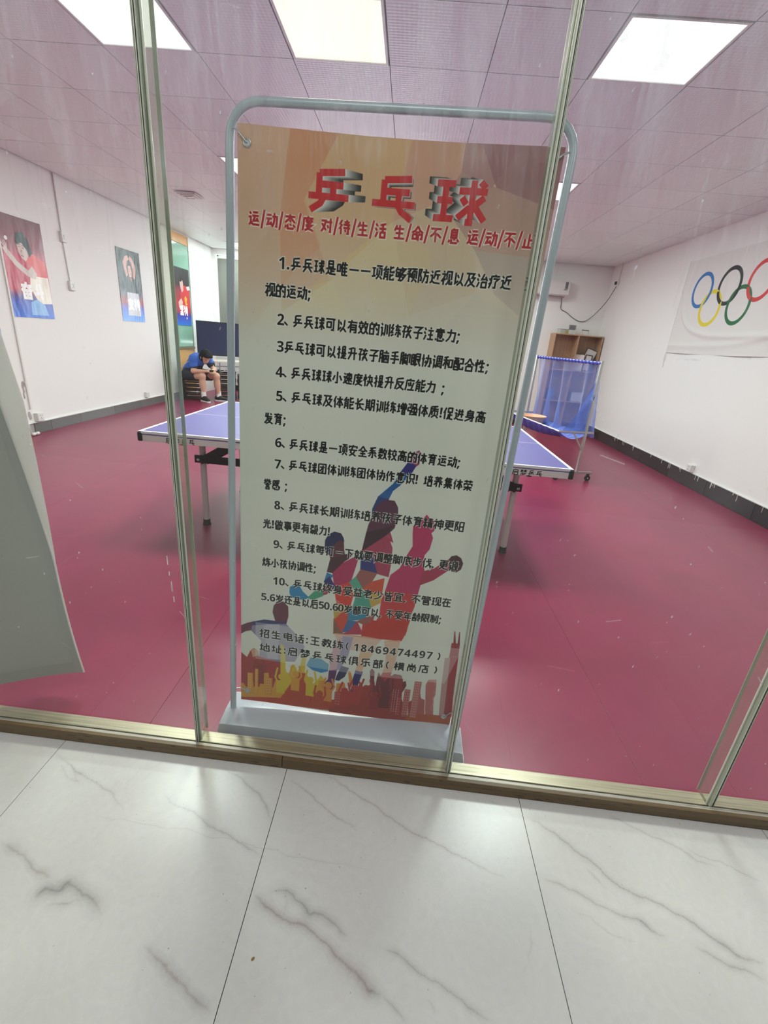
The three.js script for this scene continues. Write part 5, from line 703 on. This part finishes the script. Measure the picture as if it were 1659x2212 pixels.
// ---------- the seated person ----------
{
  const capsule = (a, b, ra, rb) => { const A = V3(...a), B = V3(...b), ab = B.clone().sub(A), l2 = ab.lengthSq() || 1e-9, q = V3(); return (p) => { const t = Math.max(0, Math.min(1, q.copy(p).sub(A).dot(ab) / l2)); return q.copy(A).addScaledVector(ab, t).distanceTo(p) - (ra + (rb - ra) * t); }; };
  const ball = (c, r, s = [1, 1, 1]) => (p) => { const x = (p.x - c[0]) / s[0], y = (p.y - c[1]) / s[1], z = (p.z - c[2]) / s[2]; return (Math.sqrt(x * x + y * y + z * z) - r) * Math.min(...s); };
  const smooth = (list, k) => (p) => { let d = 9; for (const f of list) { const e = f(p), h = Math.max(0, Math.min(1, 0.5 + (0.5 * (e - d)) / k)); d = e * (1 - h) + d * h - k * h * (1 - h); } return d; };
  function mesher(f, lo, hi, cell) {
    const c = lo.map((v, i) => (v + hi[i]) / 2), half = Math.max(...hi.map((v, i) => v - lo[i])) / 2 + cell * 2, n = Math.min(150, Math.ceil((2 * half) / cell));
    const mc = new MarchingCubes(n, M.white, false, false, 400000); mc.isolation = 0; const p = V3(), h = n / 2;
    for (let z = 0; z < n; z++) for (let y = 0; y < n; y++) for (let x = 0; x < n; x++) { p.set(c[0] + ((x - h) / h) * half, c[1] + ((y - h) / h) * half, c[2] + ((z - h) / h) * half); mc.field[z * n * n + y * n + x] = -f(p); }
    mc.update();
    const g = new THREE.BufferGeometry(), a = mc.positionArray.slice(0, mc.count * 3); for (let i = 0; i < a.length; i++) a[i] = a[i] * half + c[i % 3];
    g.setAttribute('position', new THREE.BufferAttribute(a, 3)); const w = mergeVertices(g, 1e-5); w.computeVertexNormals(); return w;
  }
  const P = thing('person', 'person in a blue polo shirt and dark shorts bent over a phone', 'person', [-4.0, 0, -9.1]);
  // joints relative to (-4, 0, -9.1); x to the right, z towards the hall's glass front
  const hipN = [-0.27, 0.485, 0.03], hipF = [-0.13, 0.485, -0.18], kneeN = [0.07, 0.485, 0.15], kneeF = [0.27, 0.49, -0.04], ankN = [0.075, 0.085, 0.14], ankF = [0.285, 0.085, -0.08];
  const pelvis = [-0.25, 0.53, -0.1], chest = [-0.09, 0.76, -0.02], shN = [-0.08, 0.79, 0.13], shF = [0.06, 0.8, -0.14], elbN = [-0.075, 0.575, 0.2], elbF = [0.2, 0.6, -0.1], wrN = [0.15, 0.585, 0.165], wrF = [0.235, 0.59, 0.05], neck = [0.03, 0.835, 0.02], head = [0.125, 0.845, 0.07];
  const torso = [capsule(pelvis, chest, 0.15, 0.125), capsule(shN, shF, 0.075, 0.075), capsule(hipN, hipF, 0.11, 0.11)];
  const limbs = [capsule(hipN, kneeN, 0.098, 0.062), capsule(hipF, kneeF, 0.098, 0.062), capsule(kneeN, ankN, 0.06, 0.037), capsule(kneeF, ankF, 0.06, 0.037), ball([0.055, 0.34, 0.135], 0.058, [1, 1.8, 1]), ball([0.262, 0.34, -0.065], 0.058, [1, 1.8, 1]), capsule(shN, elbN, 0.055, 0.042), capsule(shF, elbF, 0.055, 0.042), capsule(elbN, wrN, 0.042, 0.028), capsule(elbF, wrF, 0.042, 0.028), capsule(chest, neck, 0.07, 0.05), capsule(neck, head, 0.05, 0.05), capsule(ankN, [0.15, 0.045, 0.2], 0.036, 0.03), capsule(ankF, [0.38, 0.045, -0.06], 0.036, 0.03)];
  const bodyField = smooth([...torso, ...limbs], 0.03);
  // head: skull, jaw, nose, ears; the face looks down and to the right
  const fwd = V3(0.62, -0.66, 0.42).normalize(), up = V3(0.55, 0.75, 0.36).normalize(), side = V3().crossVectors(up, fwd).normalize(); up.crossVectors(fwd, side).normalize();
  const on = (f, u, s) => V3(...head).addScaledVector(fwd, f).addScaledVector(up, u).addScaledVector(side, s).toArray();
  const headField = smooth([ball(on(-0.01, 0.02, 0), 0.092), capsule(on(0.03, -0.02, 0), on(0.045, -0.085, 0), 0.068, 0.045), capsule(on(0.09, 0.0, 0), on(0.105, -0.028, 0), 0.009, 0.014), ball(on(0.0, -0.02, 0.088), 0.02, [1, 1.4, 1]), ball(on(0.0, -0.02, -0.088), 0.02, [1, 1.4, 1]), capsule(on(0.09, -0.062, -0.018), on(0.09, -0.062, 0.018), 0.009, 0.009), capsule(on(-0.03, -0.05, 0), neck, 0.05, 0.05)], 0.016);
  const hand = (w, dir, bend, mir) => { const D = V3(...dir).normalize(), N = V3(0, 1, 0), S = V3().crossVectors(D, N).normalize().multiplyScalar(mir), q = (f, s, n) => V3(...w).addScaledVector(D, f).addScaledVector(S, s).addScaledVector(N, n).toArray(), l = [capsule(w, q(0.045, 0, 0), 0.026, 0.024), capsule(q(0.03, -0.018, 0), q(0.055, -0.02, 0), 0.016, 0.013), capsule(q(0.03, 0.018, 0), q(0.055, 0.02, 0), 0.016, 0.013)];
    [[-0.026, 0.036], [-0.009, 0.046], [0.009, 0.044], [0.026, 0.034]].forEach(([s, len]) => { const a = q(0.062, s, 0), b = q(0.062 + len * 0.6, s * 1.05, -bend * 0.4), c = q(0.062 + len * 0.9, s, -bend); l.push(capsule(a, b, 0.0092, 0.0085), capsule(b, c, 0.0085, 0.0075)); });
    l.push(capsule(q(0.012, -0.026, 0.004), q(0.045, -0.045, 0.014), 0.011, 0.01), capsule(q(0.045, -0.045, 0.014), q(0.07, -0.034, 0.02), 0.0095, 0.008)); return smooth(l, 0.006); };
  const handN = hand(wrN, [0.9, -0.12, -0.32], 0.03, 1), handF = hand(wrF, [0.35, -0.1, 0.85], 0.03, -1);
  const skin = mat(lin(0.66, 0.4, 0.28), 0.55), near = (c, r) => [c.map((v) => v - r), c.map((v) => v + r)];
  const bodyGeo = [mesher(bodyField, [-0.45, 0, -0.33], [0.45, 0.95, 0.33], 0.0115), mesher(headField, ...near(head, 0.16), 0.004), mesher(handN, ...near([wrN[0] + 0.05, wrN[1], wrN[2] - 0.02], 0.1), 0.003), mesher(handF, ...near([wrF[0] + 0.02, wrF[1], wrF[2] + 0.05], 0.1), 0.003)];
  obj('body', bodyGeo, skin, P);
  // clothes
  const up0 = 0.013;
  const shirt = smooth([(p) => torso[0](p) - 0.016, (p) => torso[1](p) - 0.018, capsule(shN, [-0.078, 0.665, 0.17], 0.082, 0.075), capsule(shF, [0.14, 0.69, -0.118], 0.08, 0.072)], 0.035);
  const waist = (p) => 0.6 - p.y + (p.x + 0.2) * 0.35;
  const upper = (p) => Math.max(shirt(p), waist(p) - 0.0, -ball(on(-0.02, -0.02, 0), 0.1)(p), capsule(neck, head, 0.062, 0.07)(p) < 0 ? 0.02 : -1);
  obj('polo_shirt', mesher(upper, [-0.45, 0.45, -0.3], [0.3, 0.96, 0.3], 0.009), mat(lin(0.035, 0.13, 0.52), 0.7), P);
  obj('shirt_tail', mesher((p) => Math.max(shirt(p) + 0.003, 0.5 - p.y, -waist(p) - 0.004), [-0.46, 0.44, -0.3], [0.2, 0.82, 0.25], 0.009), mat(lin(0.03, 0.034, 0.055), 0.8), P);
  obj('white_piping', [tube([[-0.36, 0.6, 0.06], [-0.27, 0.69, 0.1], [-0.17, 0.74, 0.135], [-0.13, 0.73, 0.17], [-0.11, 0.68, 0.19]], 0.006, 40, 6), tube([[-0.36, 0.5, 0.075], [-0.27, 0.51, 0.125], [-0.2, 0.525, 0.15]], 0.006, 24, 6)], M.white, P);
  obj('collar', mesher((p) => Math.max(Math.abs(capsule([0.0, 0.815, 0.01], [0.045, 0.84, 0.025], 0.078, 0.07)(p)) - 0.006, (p.x - 0.03) * 0.8 + (p.y - 0.86) * 0.1 + 0.0), near([0, 0.81, 0.01], 0.12)[0], near([0, 0.81, 0.01], 0.12)[1], 0.005), mat(lin(0.02, 0.05, 0.2), 0.7), P);
  const shorts = smooth([(p) => torso[0](p) - 0.012, capsule(hipN, [-0.03, 0.485, 0.11], 0.12, 0.098), capsule(hipF, [0.15, 0.488, -0.085], 0.12, 0.098)], 0.03);
  obj('shorts', mesher((p) => Math.max(shorts(p), p.y - 0.62, (p.x * 0.82 + p.z * 0.4) - 0.0 - (p.z < -0.02 ? 0.09 : 0.0)), [-0.45, 0.3, -0.35], [0.3, 0.66, 0.3], 0.009), mat(lin(0.022, 0.024, 0.036), 0.8), P);
  const hairShape = smooth([ball(on(-0.018, 0.03, 0), 0.108, [1, 1, 1]), ball(on(0.05, 0.05, 0.03), 0.062), ball(on(0.05, 0.05, -0.03), 0.062), ball(on(-0.03, -0.03, 0), 0.1)], 0.02);
  obj('hair', mesher((p) => { const l = p.clone().sub(V3(...head)), f = l.dot(fwd), u = l.dot(up); return Math.max(hairShape(p) + 0.003 * Math.sin(p.x * 160 + p.z * 120), f - 0.03 - Math.max(0, (u - 0.03) * 2.2), -0.075 - u); }, ...near(head, 0.17), 0.0045), mat(lin(0.014, 0.013, 0.014), 0.65, { specularIntensity: 0.3 }), P);
  obj('eyes', [0.034, -0.034].map((s) => new THREE.SphereGeometry(0.011, 10, 8).translate(...on(0.079, -0.002, s))), mat(lin(0.03, 0.02, 0.02), 0.3), P);
  for (const [a, dir, lift] of [[ankN, [0.62, 0.5], 0], [ankF, [0.96, 0.12], 0]]) {
    const D = V3(dir[0], 0, dir[1]).normalize(), S = V3(-D.z, 0, D.x), q = (f, y, s) => [a[0] + D.x * f + S.x * s, y, a[2] + D.z * f + S.z * s];
    obj('sock', rod([a[0], 0.06, a[2]], [a[0] - 0.004, 0.2, a[2]], 0.047, 18), M.white, P);
    const shoe = obj('shoe', mesher((p) => Math.max(smooth([capsule(q(-0.04, 0.06, 0), q(0.03, 0.07, 0), 0.048, 0.046), capsule(q(0.02, 0.06, 0), q(0.16, 0.045, 0), 0.046, 0.036)], 0.03)(p), 0.028 - p.y), near([a[0] + D.x * 0.06, 0.06, a[2] + D.z * 0.06], 0.17)[0], near([a[0] + D.x * 0.06, 0.06, a[2] + D.z * 0.06], 0.17)[1], 0.006), mat(lin(0.015, 0.015, 0.018), 0.6), P);
    obj('sole', mesher((p) => Math.max(smooth([capsule(q(-0.045, 0.016, 0), q(0.03, 0.016, 0), 0.047, 0.042), capsule(q(0.02, 0.016, 0), q(0.165, 0.016, 0), 0.042, 0.04)], 0.02)(p), p.y - 0.031, 0.001 - p.y), near([a[0] + D.x * 0.06, 0.03, a[2] + D.z * 0.06], 0.17)[0], near([a[0] + D.x * 0.06, 0.03, a[2] + D.z * 0.06], 0.17)[1], 0.006), M.white, shoe);
  }
  const phone = thing('mobile_phone', 'dark mobile phone held in the hands of the seated person', 'phone', [-3.755, 0.587, -8.975], 0.5);
  obj('phone_case', rbox(0.075, 0.009, 0.15, 0.004).rotateX(-0.35), M.black, phone); obj('screen', box(0.068, 0.0006, 0.14, 0, 0.005, 0).rotateX(-0.35), mat(lin(0.3, 0.34, 0.4), 0.15), phone);
}

renderer.render(scene, camera);
